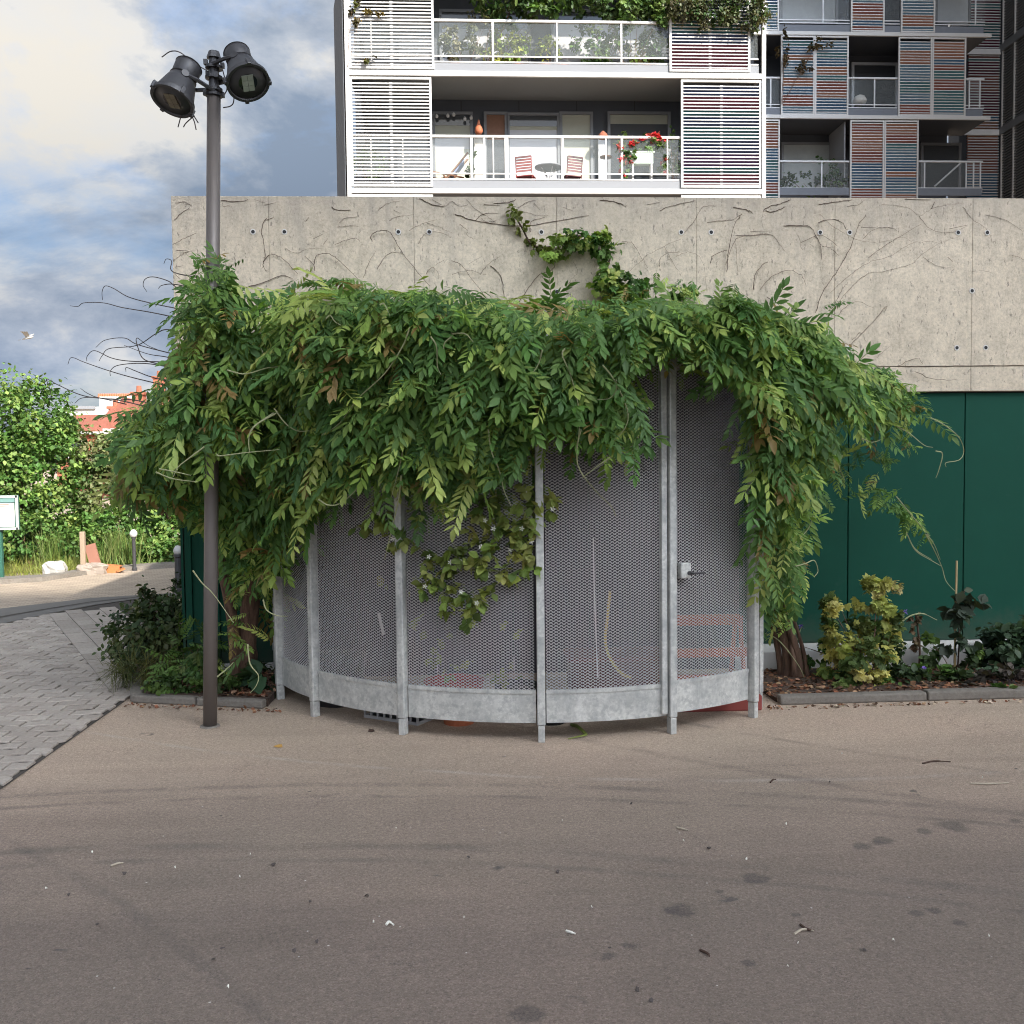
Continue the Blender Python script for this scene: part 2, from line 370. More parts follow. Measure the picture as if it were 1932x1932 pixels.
M['ledbrown'] = plain('dirty_led_panel', (0.17, 0.14, 0.09), 0.5, 0, 0.25, 30)
t = NT('bark'); n = t.noise(6, 7, 0.7, stretch=(6, 6, 0.9)); t.bump(n, 0.8, 0.02)
M['bark'] = t.set(t.ramp(n, [(0.3, (0.055, 0.032, 0.022)), (0.55, (0.15, 0.085, 0.055)), (0.75, (0.24, 0.15, 0.10))]), 0.9)
M['deadstem'] = plain('dead_stem', (0.065, 0.036, 0.025), 0.85, 0, 0.3, 20)
M['greenstem'] = plain('green_stem', (0.30, 0.31, 0.16), 0.6, 0, 0.2, 20)
M['darkstem'] = plain('dark_tendril', (0.075, 0.06, 0.055), 0.7, 0, 0.2, 20)
t = NT('soil'); n = t.noise(25, 6, 0.7); t.bump(n, 0.8, 0.02); M['soil'] = t.set(t.ramp(n, [(0.3, (0.035, 0.022, 0.016)), (0.7, (0.12, 0.075, 0.05))]), 0.95)
t = NT('kerb_stone'); n = t.noise(40, 5, 0.7); n2 = t.noise(3, 5); t.bump(n, 0.4, 0.005)
M['kerb'] = t.set(t.mix(1.0, t.mix(n2, (0.12, 0.105, 0.088), (0.24, 0.215, 0.185)), t.ramp(n, [(0.3, 0.75), (0.7, 1.2)]), 'MULTIPLY'), 0.9)
t = NT('paver_stone'); n = t.noise(45, 5, 0.7); n2 = t.noise(1.4, 5, coord='Generated')
rnd = t.n.new('ShaderNodeObjectInfo').outputs['Random']
pos = t.n.new('ShaderNodeNewGeometry').outputs['Position']; wn2 = t.n.new('ShaderNodeTexWhiteNoise')
n3 = t.noise(1.1, 5, 0.6, vec=pos)
c = t.mix(rnd, (0.33, 0.29, 0.25), (0.45, 0.40, 0.35)); c = t.mix(t.ramp(n3, [(0.35, 0.0), (0.7, 0.5)]), c, (0.36, 0.30, 0.26))
c = t.mix(1.0, c, t.ramp(n, [(0.3, 0.8), (0.7, 1.15)]), 'MULTIPLY'); t.bump(n, 0.3, 0.004); M['paver'] = t.set(c, 0.9)
M['joint'] = plain('joint_sand', (0.07, 0.06, 0.052), 0.95, 0, 0.3, 20)
M['gutter'] = plain('gutter_stone', (0.15, 0.14, 0.13), 0.85, 0, 0.2, 6)
t = NT('tan_paving'); n = t.noise(3, 7, 0.7, stretch=(1, 2, 1)); br = t.n.new('ShaderNodeTexBrick'); br.inputs['Scale'].default_value = 4.0
t.l.new(t.tc.outputs['Object'], br.inputs['Vector']); br.inputs['Color1'].default_value = (0.46, 0.37, 0.28, 1); br.inputs['Color2'].default_value = (0.38, 0.31, 0.24, 1); br.inputs['Mortar'].default_value = (0.22, 0.18, 0.15, 1)
M['tanpave'] = t.set(t.mix(1.0, br.outputs['Color'], t.ramp(n, [(0.3, 0.75), (0.7, 1.15)]), 'MULTIPLY'), 0.9)
M['leaf'] = tinted('wisteria_leaf', 0.5, 0.32)
M['leaf2'] = tinted('shrub_leaf', 0.5, 0.25)
M['litter'] = tinted('dry_leaf', 0.85, 0.0, 0.3)
M['petal'] = plain('white_petal', (0.82, 0.80, 0.72), 0.7, 0, 0.05)
M['roof'] = plain('orange_tiles', (0.25, 0.085, 0.055), 0.8, 0, 0.25, 3)
M['brick'] = plain('orange_brick', (0.30, 0.10, 0.055), 0.85, 0, 0.2, 5)
t = NT('balcony_glass'); t.set((0.85, 0.92, 0.9), 0.03); t.b.inputs['Alpha'].default_value = 0.035; M['glass'] = t.mat
M['cane'] = plain('bamboo_cane', (0.45, 0.33, 0.17), 0.6, 0, 0.15)
M['paper'] = plain('notice_paper', (0.74, 0.72, 0.66), 0.8, 0, 0.04)
M['signgreen'] = plain('sign_green', (0.03, 0.11, 0.08), 0.5, 0, 0.1)
M['facade'] = plain('street_render', (0.55, 0.53, 0.50), 0.85, 0, 0.08, 0.6)
M['bag'] = plain('white_sack', (0.42, 0.41, 0.38), 0.7, 0, 0.1, 5)

# ------------------------------------------------------------------ leaf meshes
def leaflet(base, d, side, nrm, L, W, fold=0.25, droop=0.12):   # returns 6 verts, 4 faces: midrib folded blade
    d = d / np.linalg.norm(d)
    b0 = base; m1 = base + d*L*0.38 - nrm*L*droop*0.3; tip = base + d*L - nrm*L*droop
    m2 = base + d*L*0.72 - nrm*L*droop*0.62
    l1 = m1 + side*W + nrm*W*fold; r1 = m1 - side*W + nrm*W*fold
    l2 = m2 + side*W*0.72 + nrm*W*fold*0.7; r2 = m2 - side*W*0.72 + nrm*W*fold*0.7
    return [b0, l1, m1, r1, l2, m2, r2, tip], [(0, 1, 2), (0, 2, 3), (1, 4, 5), (1, 5, 2), (2, 5, 6), (2, 6, 3), (4, 7, 5), (5, 7, 6)]
def pinnate(rng, L=0.26, pairs=6):       # leaf along +X, blade in XY, normal +Z, tip drooping
    V, F = [], []
    bend = rng.uniform(0.15, 0.62); sway = rng.uniform(-0.25, 0.25)
    def rach(s): return np.array([L*s, L*sway*s*s, -L*bend*s*s])
    X, Y, Z = np.eye(3)
    def put(b, d, sd, n, l, w):
        v, f = leaflet(b, d, sd, n, l, w, rng.uniform(0.1, 0.45), rng.uniform(0.05, 0.35)); k = len(V); V.extend(v); F.extend([tuple(i + k for i in q) for q in f])
    for i in range(pairs):
        s = 0.18 + 0.76*i/(pairs-1)
        ll = L*0.29*(1.0 - 0.35*abs(s-0.5)*1.2) * rng.uniform(0.88, 1.1)
        for sg in (1, -1):
            ang = RD(rng.uniform(50, 66) - 16*s)
            d = np.array([math.cos(ang), sg*math.sin(ang), -0.28 + rng.uniform(-0.2, 0.1)]); d /= np.linalg.norm(d)
            sd = np.cross(Z, d); sd /= np.linalg.norm(sd); n = np.cross(d, sd)
            put(rach(s), d, sd, n, ll, ll*0.165)
    d = rach(1.0) - rach(0.9); d /= np.linalg.norm(d); sd = np.cross(Z, d); sd /= np.linalg.norm(sd)
    put(rach(0.97), d, sd, np.cross(d, sd), L*0.26, L*0.055)
    w = L*0.006                          # the leaf stalk
    for a, b in ((0, .35), (.35, .7), (.7, 1.0)):
        p, q = rach(a), rach(b); k = len(V)
        V.extend([p + Y*w, p - Y*w, q + Y*w*.7, q - Y*w*.7]); F.extend([(k, k+1, k+3), (k, k+3, k+2)])
    return np.array(V), np.array(F)
def simple_leaf(rng, L=0.09, W=0.035):
    X, Y, Z = np.eye(3)
    v, f = leaflet(np.zeros(3), np.array([1.0, 0, -0.1]), Y, Z, L, W, rng.uniform(0.15, 0.4), rng.uniform(0.1, 0.35))
    return np.array(v), np.array(f)
def lobed_leaf(rng, L=0.10):             # five pointed lobes from one stalk
    V, F = [], []
    X, Y, Z = np.eye(3)
    for a, k in ((0, 1.0), (38, .85), (-38, .85), (80, .6), (-80, .6)):
        d = np.array([math.cos(RD(a)), math.sin(RD(a)), -0.15]); d /= np.linalg.norm(d); sd = np.cross(Z, d); sd /= np.linalg.norm(sd)
        v, f = leaflet(np.zeros(3), d, sd, np.cross(d, sd), L*k, L*k*0.28, 0.2, 0.2); n = len(V); V.extend(v); F.extend([tuple(i+n for i in q) for q in f])
    return np.array(V), np.array(F)
def blade_leaf(rng, L=0.5):
    V = []; w = L*0.014; b = rng.uniform(0.15, 0.55)
    for s in (0, .35, .7, 1.0):
        V += [[L*s, w*(1-s*0.9), -L*b*s*s], [L*s, -w*(1-s*0.9), -L*b*s*s]]
    return np.array(V), np.array([(0, 1, 3), (0, 3, 2), (2, 3, 5), (2, 5, 4), (4, 5, 7), (4, 7, 6)])
lr = np.random.default_rng(11)
PIN = [pinnate(lr, 0.26, p) for p in (7, 8, 8, 6, 7, 8, 7, 6)]
SIM = [simple_leaf(lr) for _ in range(5)]
LOB = [lobed_leaf(lr) for _ in range(4)]
BLA = [blade_leaf(lr) for _ in range(5)]
def frames(D, N):                        # columns: x = D, z close to N
    D = D / np.linalg.norm(D, axis=1, keepdims=True)
    Yv = np.cross(N, D); Yv /= np.maximum(np.linalg.norm(Yv, axis=1, keepdims=True), 1e-6)
    Zv = np.cross(D, Yv)
    return np.stack([D, Yv, Zv], axis=2)
def scatter(protos, P, D, N, S, T, rng):   # leaves at points P pointing along D, facing N, size S, tint T -> arrays
    R = frames(D, N); which = rng.integers(0, len(protos), len(P)); VV, FF, TT = [], [], []; off = 0
    for k, (v, f) in enumerate(protos):
        idx = np.where(which == k)[0]
        if not len(idx): continue
        W = np.einsum('nij,vj->nvi', R[idx], v) * S[idx, None, None] + P[idx, None, :]
        nv = len(v); VV.append(W.reshape(-1, 3))
        FF.append((f[None] + (np.arange(len(idx))*nv)[:, None, None]).reshape(-1, 3) + off)
        TT.append(np.repeat(T[idx], nv, axis=0)); off += nv*len(idx)
    return np.concatenate(VV), np.concatenate(FF), np.concatenate(TT)
def tints(rng, n, pal, jit=0.18):
    pal = np.array([p[:3] for p in pal]); 
    c = pal[rng.integers(0, len(pal), n)] * rng.uniform(1-jit, 1+jit, (n, 1)); return np.clip(c * rng.uniform(0.93, 1.07, (n, 3)), 0.003, 0.9)
PAL_W = [(0.087, 0.179, 0.047), (0.099, 0.196, 0.052), (0.081, 0.166, 0.049), (0.112, 0.213, 0.056), (0.095, 0.185, 0.06), (0.14, 0.241, 0.063), (0.174, 0.28, 0.067), (0.224, 0.336, 0.078), (0.302, 0.403, 0.095), (0.358, 0.426, 0.123)]
def cloud(name, mat, blobs, n, protos, size, pal, rng, parent=None, kind=None, droop=0.3, shell=0.55, clump=26, jitter=0.13):
    """leaf clumps through the volume of the blobs (centre, radii): an uneven crown"""
    P, D, N, S, T = [], [], [], [], []
    vol = np.array([np.prod(b[1])**0.75 for b in blobs]); vol = vol/vol.sum()
    for (c, r), w in zip(blobs, vol):
        nb = max(8, int(n*w)); nc = max(3, nb//clump)
        u = rng.normal(size=(nc, 3)); u /= np.linalg.norm(u, axis=1, keepdims=True)
        rad = rng.uniform(shell, 1.0, (nc, 1))**0.7
        cc = np.array(c) + u*rad*np.array(r)
        k = rng.integers(0, nc, nb)
        p = cc[k] + rng.normal(size=(nb, 3))*np.array(r)*jitter*rng.uniform(0.5, 1.5, (nb, 1))
        out = u[k] + rng.normal(size=(nb, 3))*0.55
        d = out*0.6 + rng.normal(size=(nb, 3))*0.5 + np.array([0, 0, -droop])
        nn = out*0.5 + np.array([0, 0, 0.9]) + rng.normal(size=(nb, 3))*0.35
        ct = tints(rng, nc, pal, 0.25)
        P.append(p); D.append(d); N.append(nn); S.append(rng.uniform(0.7, 1.3, nb)*size); T.append(np.clip(ct[k]*rng.uniform(0.8, 1.2, (nb, 1)), 0.004, 0.9))
    P, D, N, S, T = map(np.concatenate, (P, D, N, S, T))
    keep = P[:, 2] > 0.01
    V, F, C = scatter(protos, P[keep], D[keep], N[keep], S[keep], T[keep], rng)
    o = link(name, np_mesh(name, V, F, mat, C), parent)
    if kind: o['kind'] = kind
    return o

# ------------------------------------------------------------------ ground, path, road, beds
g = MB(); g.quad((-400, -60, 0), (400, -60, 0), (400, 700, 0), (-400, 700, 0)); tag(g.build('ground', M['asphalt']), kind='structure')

L1A, L1B = Vector((-2.40, 6.77)), Vector((-4.54, 10.84))
BEA, BEB = Vector((-2.25, 6.68)), Vector((-3.75, 11.4))           # left edge of the planting bed
def left_of(p, a, b): return (b.x-a.x)*(p[1]-a.y) - (b.y-a.y)*(p[0]-a.x) > 0
near_edge = [Vector((-8.0, 2.2, 0)), Vector((-6.1, 5.9, 0)), Vector((-5.3, 8.4, 0))] + [gnd(x, y) for x, y in ((0, 1180), (90, 1160), (180, 1143), (270, 1130), (345, 1124))]
far_edge = [Vector((-9.0, 2.6, 0)), Vector((-7.0, 6.4, 0)), Vector((-6.1, 9.2, 0))] + [gnd(x, y) for x, y in ((0, 1150), (80, 1141), (170, 1130), (270, 1124), (345, 1119.5))]
path_poly = [(-2.31, 6.68), (-2.31, 2.2)] + [(p.x, p.y) for p in near_edge] + [(BEB.x + .3, BEB.y)]
pb = MB(); pb.add([(x, y, 0.004) for x, y in path_poly], [tuple(range(len(path_poly) - 1, -1, -1))])
path = tag(pb.build('path', M['joint']), kind='structure')
# zig-zag pavers
def clip(poly, a, b):                      # keep the part of the polygon left of a->b
    out = []; n = len(poly)
    sd = lambda p: (b[0]-a[0])*(p[1]-a[1]) - (b[1]-a[1])*(p[0]-a[0])
    for i in range(n):
        p, q = poly[i], poly[(i+1) % n]; u, v = sd(p), sd(q)
        if u >= 0: out.append(p)
        if (u >= 0) != (v >= 0): t_ = u/(u-v); out.append((p[0]+(q[0]-p[0])*t_, p[1]+(q[1]-p[1])*t_))
    return out
PL, PW_, PS, PG = 0.2, 0.125, 0.026, 0.010
def paver_poly(mirror):
    lo = [(0, 0), (0.38*PL, 0), (0.62*PL, PS), (PL, PS)]
    if mirror: lo = [(PL - x, y) for x, y in reversed(lo)]
    PB = .021
    return [(x + (PG/2 if x < PL/2 else -PG/2), y + PB/2) for x, y in lo] + [(x + (PG/2 if x < PL/2 else -PG/2), y + PW_ - PB/2) for x, y in reversed(lo)]
def paver_solid(b, poly, z0=0.0, h=0.012):
    n = len(poly); cx, cy = sum(p[0] for p in poly)/n, sum(p[1] for p in poly)/n
    vs = [(x, y, z0) for x, y in poly] + [(x, y, z0 + h*0.7) for x, y in poly] + [(cx+(x-cx)*0.955, cy+(y-cy)*0.93, z0 + h) for x, y in poly]
    fs = [(i, (i+1) % n, (i+1) % n + n, i + n) for i in range(n)] + [(i+n, (i+1) % n + n, (i+1) % n + 2*n, i + 2*n) for i in range(n)] + [tuple(range(2*n, 3*n))]
    b.add(vs, fs); return b
pm = [paver_solid(MB(), paver_poly(False)).mesh('paver', M['paver']), paver_solid(MB(), paver_poly(True)).mesh('paver', M['paver'])]
EDGES = [((-2.315, 2.0), (-2.315, 6.9)), ((L1A.x, L1A.y), (L1B.x, L1B.y))]
def far_ok(x, y):
    for a, b in zip(near_edge, near_edge[1:]):
        if a.y <= y <= b.y: return x > a.x + (b.x-a.x)*(y-a.y)/(b.y-a.y) - .06
    return False
spots = []
for r in range(72):
    y = 2.3 + r*PW_
    for k in range(-1, 40):
        x = -2.33 - PL*(k+1) - (0.1 if r % 2 else 0.0); m = (k + (r//2)) % 2
        poly = [(px + x, py + y) for px, py in paver_poly(m)]; full = len(poly)
        a, b = EDGES[0] if y < 6.72 else EDGES[1]
        q = clip(poly, a, b)
        if len(q) < 3 or x < -8.5 or not far_ok(x, y): continue
        ar = abs(sum(q[i][0]*q[(i+1) % len(q)][1] - q[(i+1) % len(q)][0]*q[i][1] for i in range(len(q))))/2
        if ar < .002: continue
        spots.append((x, y, m, None if ar > .9999*abs(sum(poly[i][0]*poly[(i+1) % full][1] - poly[(i+1) % full][0]*poly[i][1] for i in range(full)))/2 else q))
def off_axis(s):                          # how far out of the photographed wedge of path
    lim = -0.464*s[1]
    return max(0.0, lim - (s[0]+0.2))*6 + s[1]*0.25
spots.sort(key=off_axis)
ext = MB()
for i, (x, y, m, q) in enumerate(spots):
    z = 0.0055 + random.uniform(0, 0.005)
    if i < 300:
        if q is None: o = link('paver', pm[m], path); o.location = (x, y, z); o.rotation_euler = (random.gauss(0, .008), random.gauss(0, .008), 0)
        else: paver_solid(MB(), q, z).build('paver', M['paver'], path)
    else: paver_solid(ext, q or [(px + x, py + y) for px, py in paver_poly(m)], z)
if ext.v: tag(ext.build('paver_field', M['paver'], path), kind='stuff')
# border rows of plain slabs along the bed
dirb = (L1B - L1A).normalized(); per = Vector((dirb.y, -dirb.x))
sl = MB(); sl.box((0.004, 0.004, 0), (0.296, 0.172, 0.012)); slab_me = sl.mesh('border_slab', M['paver'])
ang = math.atan2(dirb.y, dirb.x)
for k in range(4):
    for j in range(-1, 15):
        p = L1A + per*(k*0.176 + 0.176) + dirb*(j*0.3 + (0.15 if k % 2 else 0))
        c = p + dirb*0.15 - per*0.08
        if c.y > 11.3 or c.y < 6.75 or not left_of(c, BEA, BEB): continue
        o = link('border_slab', slab_me, path); o.location = (p.x, p.y, 0.0055 + random.uniform(0, .003)); o.rotation_euler = (0, 0, ang)
# gutter and the lit road beyond
gm = MB()
for i in range(len(near_edge) - 1):
    a, b, c, d = near_edge[i], near_edge[i+1], far_edge[i+1], far_edge[i]
    gm.quad((a.x, a.y, .012), (b.x, b.y, .012), (c.x, c.y, .012), (d.x, d.y, .012))
    m1, m2 = a.lerp(d, .38), b.lerp(c, .38); n1, n2 = a.lerp(d, .46), b.lerp(c, .46)
    gm.quad((m1.x, m1.y, .016), (m2.x, m2.y, .016), (n2.x, n2.y, .016), (n1.x, n1.y, .016), 1)
tag(gm.build('gutter', [M['gutter'], M['joint']]), kind='structure')
rd = MB(); pts = [(p.x, p.y + .02) for p in far_edge] + [(-3.2, 13), (-3.2, 40), (-60, 40), (-60, 8)]
rd.add([(x, y, .005) for x, y in pts], [tuple(range(len(pts)-1, -1, -1))][:1]); tag(rd.build('road', M['tanpave']), kind='structure')
fs_ = MB(); kk = [gnd(x, y) for x, y in ((-200, 1132), (0, 1103), (80, 1098), (185, 1082), (340, 1071))]; kf = [gnd(x, y) for x, y in ((-200, 1122), (0, 1097), (80, 1093), (185, 1077), (340, 1066))]
for i in range(4):
    a, b, c, d = kk[i], kk[i+1], kf[i+1], kf[i]
    fs_.add([(a.x,a.y,0.0),(b.x,b.y,0.0),(c.x,c.y,0.0),(d.x,d.y,0.0),(a.x,a.y,.07),(b.x,b.y,.07),(c.x,c.y,.07),(d.x,d.y,.07)], [(4,5,6,7),(0,1,5,4),(2,3,7,6)])
tag(fs_.build('kerb', M['kerb']), kind='structure')

# beds: soil and kerb stones
WALL_Y = 7.4
def bed(name, poly, h=0.05):
    b = MB(); b.prism(poly, 0.0, h); return tag(b.build(name, M['soil']), kind='structure')
bed('planting_bed', [(-2.20, 6.74), (-1.30, 6.47), (-1.28, 7.42), (-2.02, 7.42), (-2.02, 11.3), (-3.68, 11.3)])
bed('planting_bed', [(2.06, 6.26), (9.0, 6.34), (9.0, 7.12), (2.06, 7.12)], .03)
def kerb_run(a, b, n, w=0.07, h=0.075):
    a, b = Vector(a), Vector(b); d = (b-a).normalized(); p = Vector((-d.y, d.x))*w; L = (b-a).length/n
    for i in range(n):
        s = a + d*(i*L + .004); e = a + d*((i+1)*L - .004); k = MB(); hh = h*random.uniform(.93, 1.05)
        k.prism([(s.x, s.y), (e.x, e.y), (e.x+p.x, e.y+p.y), (s.x+p.x, s.y+p.y)], 0, hh)
        kerbs.append(k)
kerbs = []
kerb_run((-2.26, 6.66), (-1.32, 6.40), 2, 0.07, 0.055); kerb_run((-3.75, 11.3), (-2.27, 6.68), 7, 0.085, .06)
kerb_run((2.06, 6.17), (9.0, 6.25), 7, 0.085, 0.062)
kroot = tag(bpy.data.objects.new('bed_kerb', None), kind='structure'); COL.objects.link(kroot)
for k in kerbs: k.build('kerb_stone', M['kerb'], kroot, bevel=.012)

# ------------------------------------------------------------------ concrete wall over green panels
JX = [at(x*0.8526, 500, WALL_Y).x for x in (597, 917, 1232, 1540, 1846, 2150)]
pw = (JX[-1]-JX[0])/5
X0 = at(326, 480, WALL_Y).x
edges = [X0] + JX + [JX[-1] + pw*k for k in (1, 2, 3)]
ZT, ZB = 3.59, 2.115
ZJ = at(1850, 691, WALL_Y).z
wall = empty('concrete_wall', (X0, WALL_Y, 0), 'board-marked concrete wall band with tie holes above the green panels', 'wall')
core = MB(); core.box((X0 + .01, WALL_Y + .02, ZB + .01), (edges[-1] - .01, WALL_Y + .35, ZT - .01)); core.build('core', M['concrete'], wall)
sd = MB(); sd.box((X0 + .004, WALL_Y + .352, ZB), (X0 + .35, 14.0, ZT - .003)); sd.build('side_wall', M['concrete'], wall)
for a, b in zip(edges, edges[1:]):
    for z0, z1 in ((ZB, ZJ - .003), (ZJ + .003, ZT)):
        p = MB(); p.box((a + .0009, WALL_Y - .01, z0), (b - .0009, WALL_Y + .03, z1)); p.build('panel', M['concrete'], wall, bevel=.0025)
hole = MB()
mh = Matrix.Rotation(RD(90), 4, 'X')
hole.lathe([(0.021, 0.0), (0.021, 0.004), (0.014, 0.004)], 14, mh, 0, None, False); hole.lathe([(0.0135, 0.0025), (0.001, 0.0025)], 14, mh, 1, None, False)
hole_me = hole.mesh('tie_hole', [M['whitewall'], M['black']])
zs = [at(1500, y*0.8526, WALL_Y).z for y in (515, 645, 772)]
for jx in JX + [JX[-1] + pw, JX[-1] + 2*pw]:
    for dx, z in ((-.115, zs[0]), (.115, zs[0]), (-.115, zs[2]), (.115, zs[2])):
        o = link('tie_hole', hole_me, wall); o.location = (jx + dx, WALL_Y - .0105, z)
for jx in JX[2::3] + JX[5:6]:
    o = link('tie_hole', hole_me, wall); o.location = (jx, WALL_Y - .0107, zs[1])
gw = empty('green_panel_wall', (X0, WALL_Y, 0), 'dark green painted panel wall under the concrete band', 'wall')
gx = [at(x*0.8526, 1000, WALL_Y).x for x in (1880, 2137)]; gp = gx[1] - gx[0]
ge = [gx[0] + gp*k for k in range(-7, 7)]; ge = [X0 + .01] + [e for e in ge if e > X0 + .2]
ZP = 0.105
for a, b in zip(ge, ge[1:]):
    p = MB(); p.box((a + .004, WALL_Y + .03, ZP + (.06 if a > 2.0 else 0)), (b - .004, WALL_Y + .07, ZB - .012)); p.build('panel', M['green'], gw, bevel=.003)
bk = MB(); bk.box((X0 + .03, WALL_Y + .075, ZP - .02), (ge[-1], WALL_Y + .2, ZB)); bk.build('backing', M['black'], gw)
pl = MB(); pl.box((X0 + .02, WALL_Y + .015, 0), (2.08, WALL_Y + .19, ZP - .004)); pl.build('plinth', M['whitewall'], gw, bevel=.004)
pl = MB(); pl.box((2.09, 7.13, 0), (ge[-1], WALL_Y + .19, .16)); pl.build('plinth', M['whitewall'], gw, bevel=.006)
cpn = MB(); cpn.box((X0 - .012, WALL_Y + .025, 0.02), (X0 + .006, 13.9, ZB - .004)); cpn.build('side_panel', M['green'], gw)
for k in range(3):
    r_ = MB(); r_.box((X0 + .03 + .1*k, WALL_Y + .005, ZP), (X0 + .07 + .1*k, WALL_Y + .029, ZB - .02)); r_.build('corner_rib', M['green'], gw, bevel=.004)

# ------------------------------------------------------------------ the curved mesh cage
CX, CY, RC = 0.58, 7.5, 2.0
A_POST = [-155.7, -139.3, -117.8, -93.9, -71.5, -52.8, -46.0]
TOPZ = 2.28
cage = empty('mesh_cage', (CX, CY, 0), 'round galvanised expanded-metal cage with posts and kick plates against the wall', 'cage')
def pol(a, r, z): return Vector((CX + r*math.cos(RD(a)), CY + r*math.sin(RD(a)), z))
for k, a in enumerate(A_POST):
    m = Matrix.Translation(pol(a, RC + (.012 if k < 6 else -.10), 0)) @ Matrix.Rotation(RD(a), 4, 'Z')
    w = .0235
    p = MB(); p.box((-.03, -w, .10), (.03, w, TOPZ + .03), mat=m); po = p.build('post', M['galv'], cage, bevel=.006)
    f = MB(); f.box((-.025, -w + .004, 0.0), (.026, w - .004, .098), mat=m); f.build('foot', M['galv'], po, bevel=.004)
# the door stile beside the fourth post
m = Matrix.Translation(pol(-72.9, RC + .004, 0)) @ Matrix.Rotation(RD(-72.9), 4, 'Z')
st_ = MB(); st_.box((-.02, -.018, .12), (.02, .018, TOPZ), mat=m); st_.build('door_stile', M['galv'], cage, bevel=.004)
lk = MB(); ml = Matrix.Translation(pol(-69.3, RC + .03, 0)) @ Matrix.Rotation(RD(-69.3), 4, 'Z'); zl = at(1293, 1076, 5.6).z
lk.box((-.02, -.035, zl - .045), (.022, .035, zl + .045), mat=ml); lo_ = lk.build('lock', M['galv'], cage, bevel=.006)
lh = MB(); lh.tube([ml @ Vector((.03, .02, zl - .015)), ml @ Vector((.055, .03, zl - .015)), ml @ Vector((.06, .10, zl - .012))], .007, 8); lh.lathe([(.013, 0), (.013, .016)], 12, ml @ Matrix.Translation((.022, .02, zl - .015)) @ Matrix.Rotation(RD(90), 4, 'Y')); lh.build('handle', M['lamp'], lo_)
def arc(a0, a1, r, z0, z1, th, mats, name, parent, n=24, bevel=0.0):
    b = MB(); vs = []
    for i in range(n + 1):
        a = a0 + (a1-a0)*i/n
        vs += [pol(a, r, z0), pol(a, r, z1), pol(a, r - th, z1), pol(a, r - th, z0)]
    fs = []
    for i in range(n):
        for k in range(4): fs.append((i*4+k, i*4+(k+1) % 4, i*4+4+(k+1) % 4, i*4+4+k))
    fs += [(0, 1, 2, 3), (n*4+3, n*4+2, n*4+1, n*4)]
    b.add(vs, fs); return b.build(name, mats, parent, bevel=bevel)
def expanded(a0, a1, z0, z1, r, lw=0.0300, sw=0.0176, sr=0.0015, th=0.0016):
    arcl = RD(a1-a0)*r; nc = int(arcl/lw*2); nr = int((z1-z0)/sw*2)
    i, j = np.meshgrid(np.arange(nc), np.arange(nr), indexing='ij'); i = i.ravel(); j = j.ravel()
    up = ((i + j) % 2 == 0)               # each half cell carries one strand going up or down
    s0 = i*lw/2; s1 = (i+1)*lw/2; za = z0 + np.where(up, j, j+1)*sw/2; zb = z0 + np.where(up, j+1, j)*sw/2
    def P(s, z, rr): 
        a = RD(a0) + s/r; return np.stack([CX + rr*np.cos(a), CY + rr*np.sin(a), z], 1)
    rin = r - .0022*np.ones(len(i)); ro = r*np.ones(len(i))
    # a strand is a small bar: outer-low, outer-high, inner-high, inner-low at each end
    A = [P(s0, za - sr, ro), P(s0, za + sr*.55, rin), P(s0, za + sr*1.6, rin + .0012), P(s0, za + sr*.3, ro + .0012)]
    B = [P(s1, zb - sr, ro), P(s1, zb + sr*.55, rin), P(s1, zb + sr*1.6, rin + .0012), P(s1, zb + sr*.3, ro + .0012)]
    V = np.stack(A + B, 1).reshape(-1, 3); base = np.arange(len(i))[:, None, None]*8
    Q = np.array([(0, 1, 5, 4), (1, 2, 6, 5), (2, 3, 7, 6), (3, 0, 4, 7)])[None]
    return V, (base + Q).reshape(-1, 4)
bays = [(-177.0, A_POST[0])] + list(zip(A_POST, A_POST[1:])) 
ZK0, ZK1 = 0.105, 0.275
for k, (a0, a1) in enumerate(bays):
    da = math.degrees(.030/RC)
    if a1 - a0 < 8: continue
    dz = .012 if k == 5 else 0.0          # the door hangs a touch higher
    arc(a0 + da, a1 - da, RC, ZK0 + dz, ZK1 + dz, .004, M['galv'], 'kick_plate', cage)
    arc(a0 + da, a1 - da, RC + .006, ZK1 + dz, ZK1 + dz + .022, .016, M['galv'], 'mesh_frame', cage)
    V, F = expanded(a0 + da, a1 - da, ZK1 + .02, TOPZ, RC - .004)
    link('mesh_panel', np_mesh('mesh_panel', V, F, M['mesh']), cage)
arc(-177, -45.6, RC + .02, TOPZ, TOPZ + .05, .045, M['galv'], 'top_rail', cage, 60)
rs = MB(); rpts = [pol(a, RC - .05, TOPZ + .055) for a in range(-176, -43, 6)] + [Vector((2.25, WALL_Y - .03, TOPZ + .055)), Vector((CX - RC + .06, WALL_Y - .03, TOPZ + .055))]
rs.prism([(p.x, p.y) for p in rpts], TOPZ + .055, TOPZ + .06); rs.build('added_shade_sheet', M['darkgrey'], cage)  # unseen sheet added over the cage to block light from above
def flat_expanded(p, q, z0, z1):
    L = math.hypot(q[0]-p[0], q[1]-p[1]); V, F = expanded(0, math.degrees(L/50), z0, z1, 50.0)
    a = np.arctan2(V[:, 1]-CY, V[:, 0]-CX); r = np.hypot(V[:, 1]-CY, V[:, 0]-CX); u = a*50; w = r - 50
    d = np.array([(q[0]-p[0])/L, (q[1]-p[1])/L]); n = np.array([d[1], -d[0]])
    return np.column_stack([p[0] + u*d[0] + w*n[0], p[1] + u*d[1] + w*n[1], V[:, 2]]), F
rp, rq = pol(A_POST[-1], RC - .11, 0), (2.31, WALL_Y - .02)
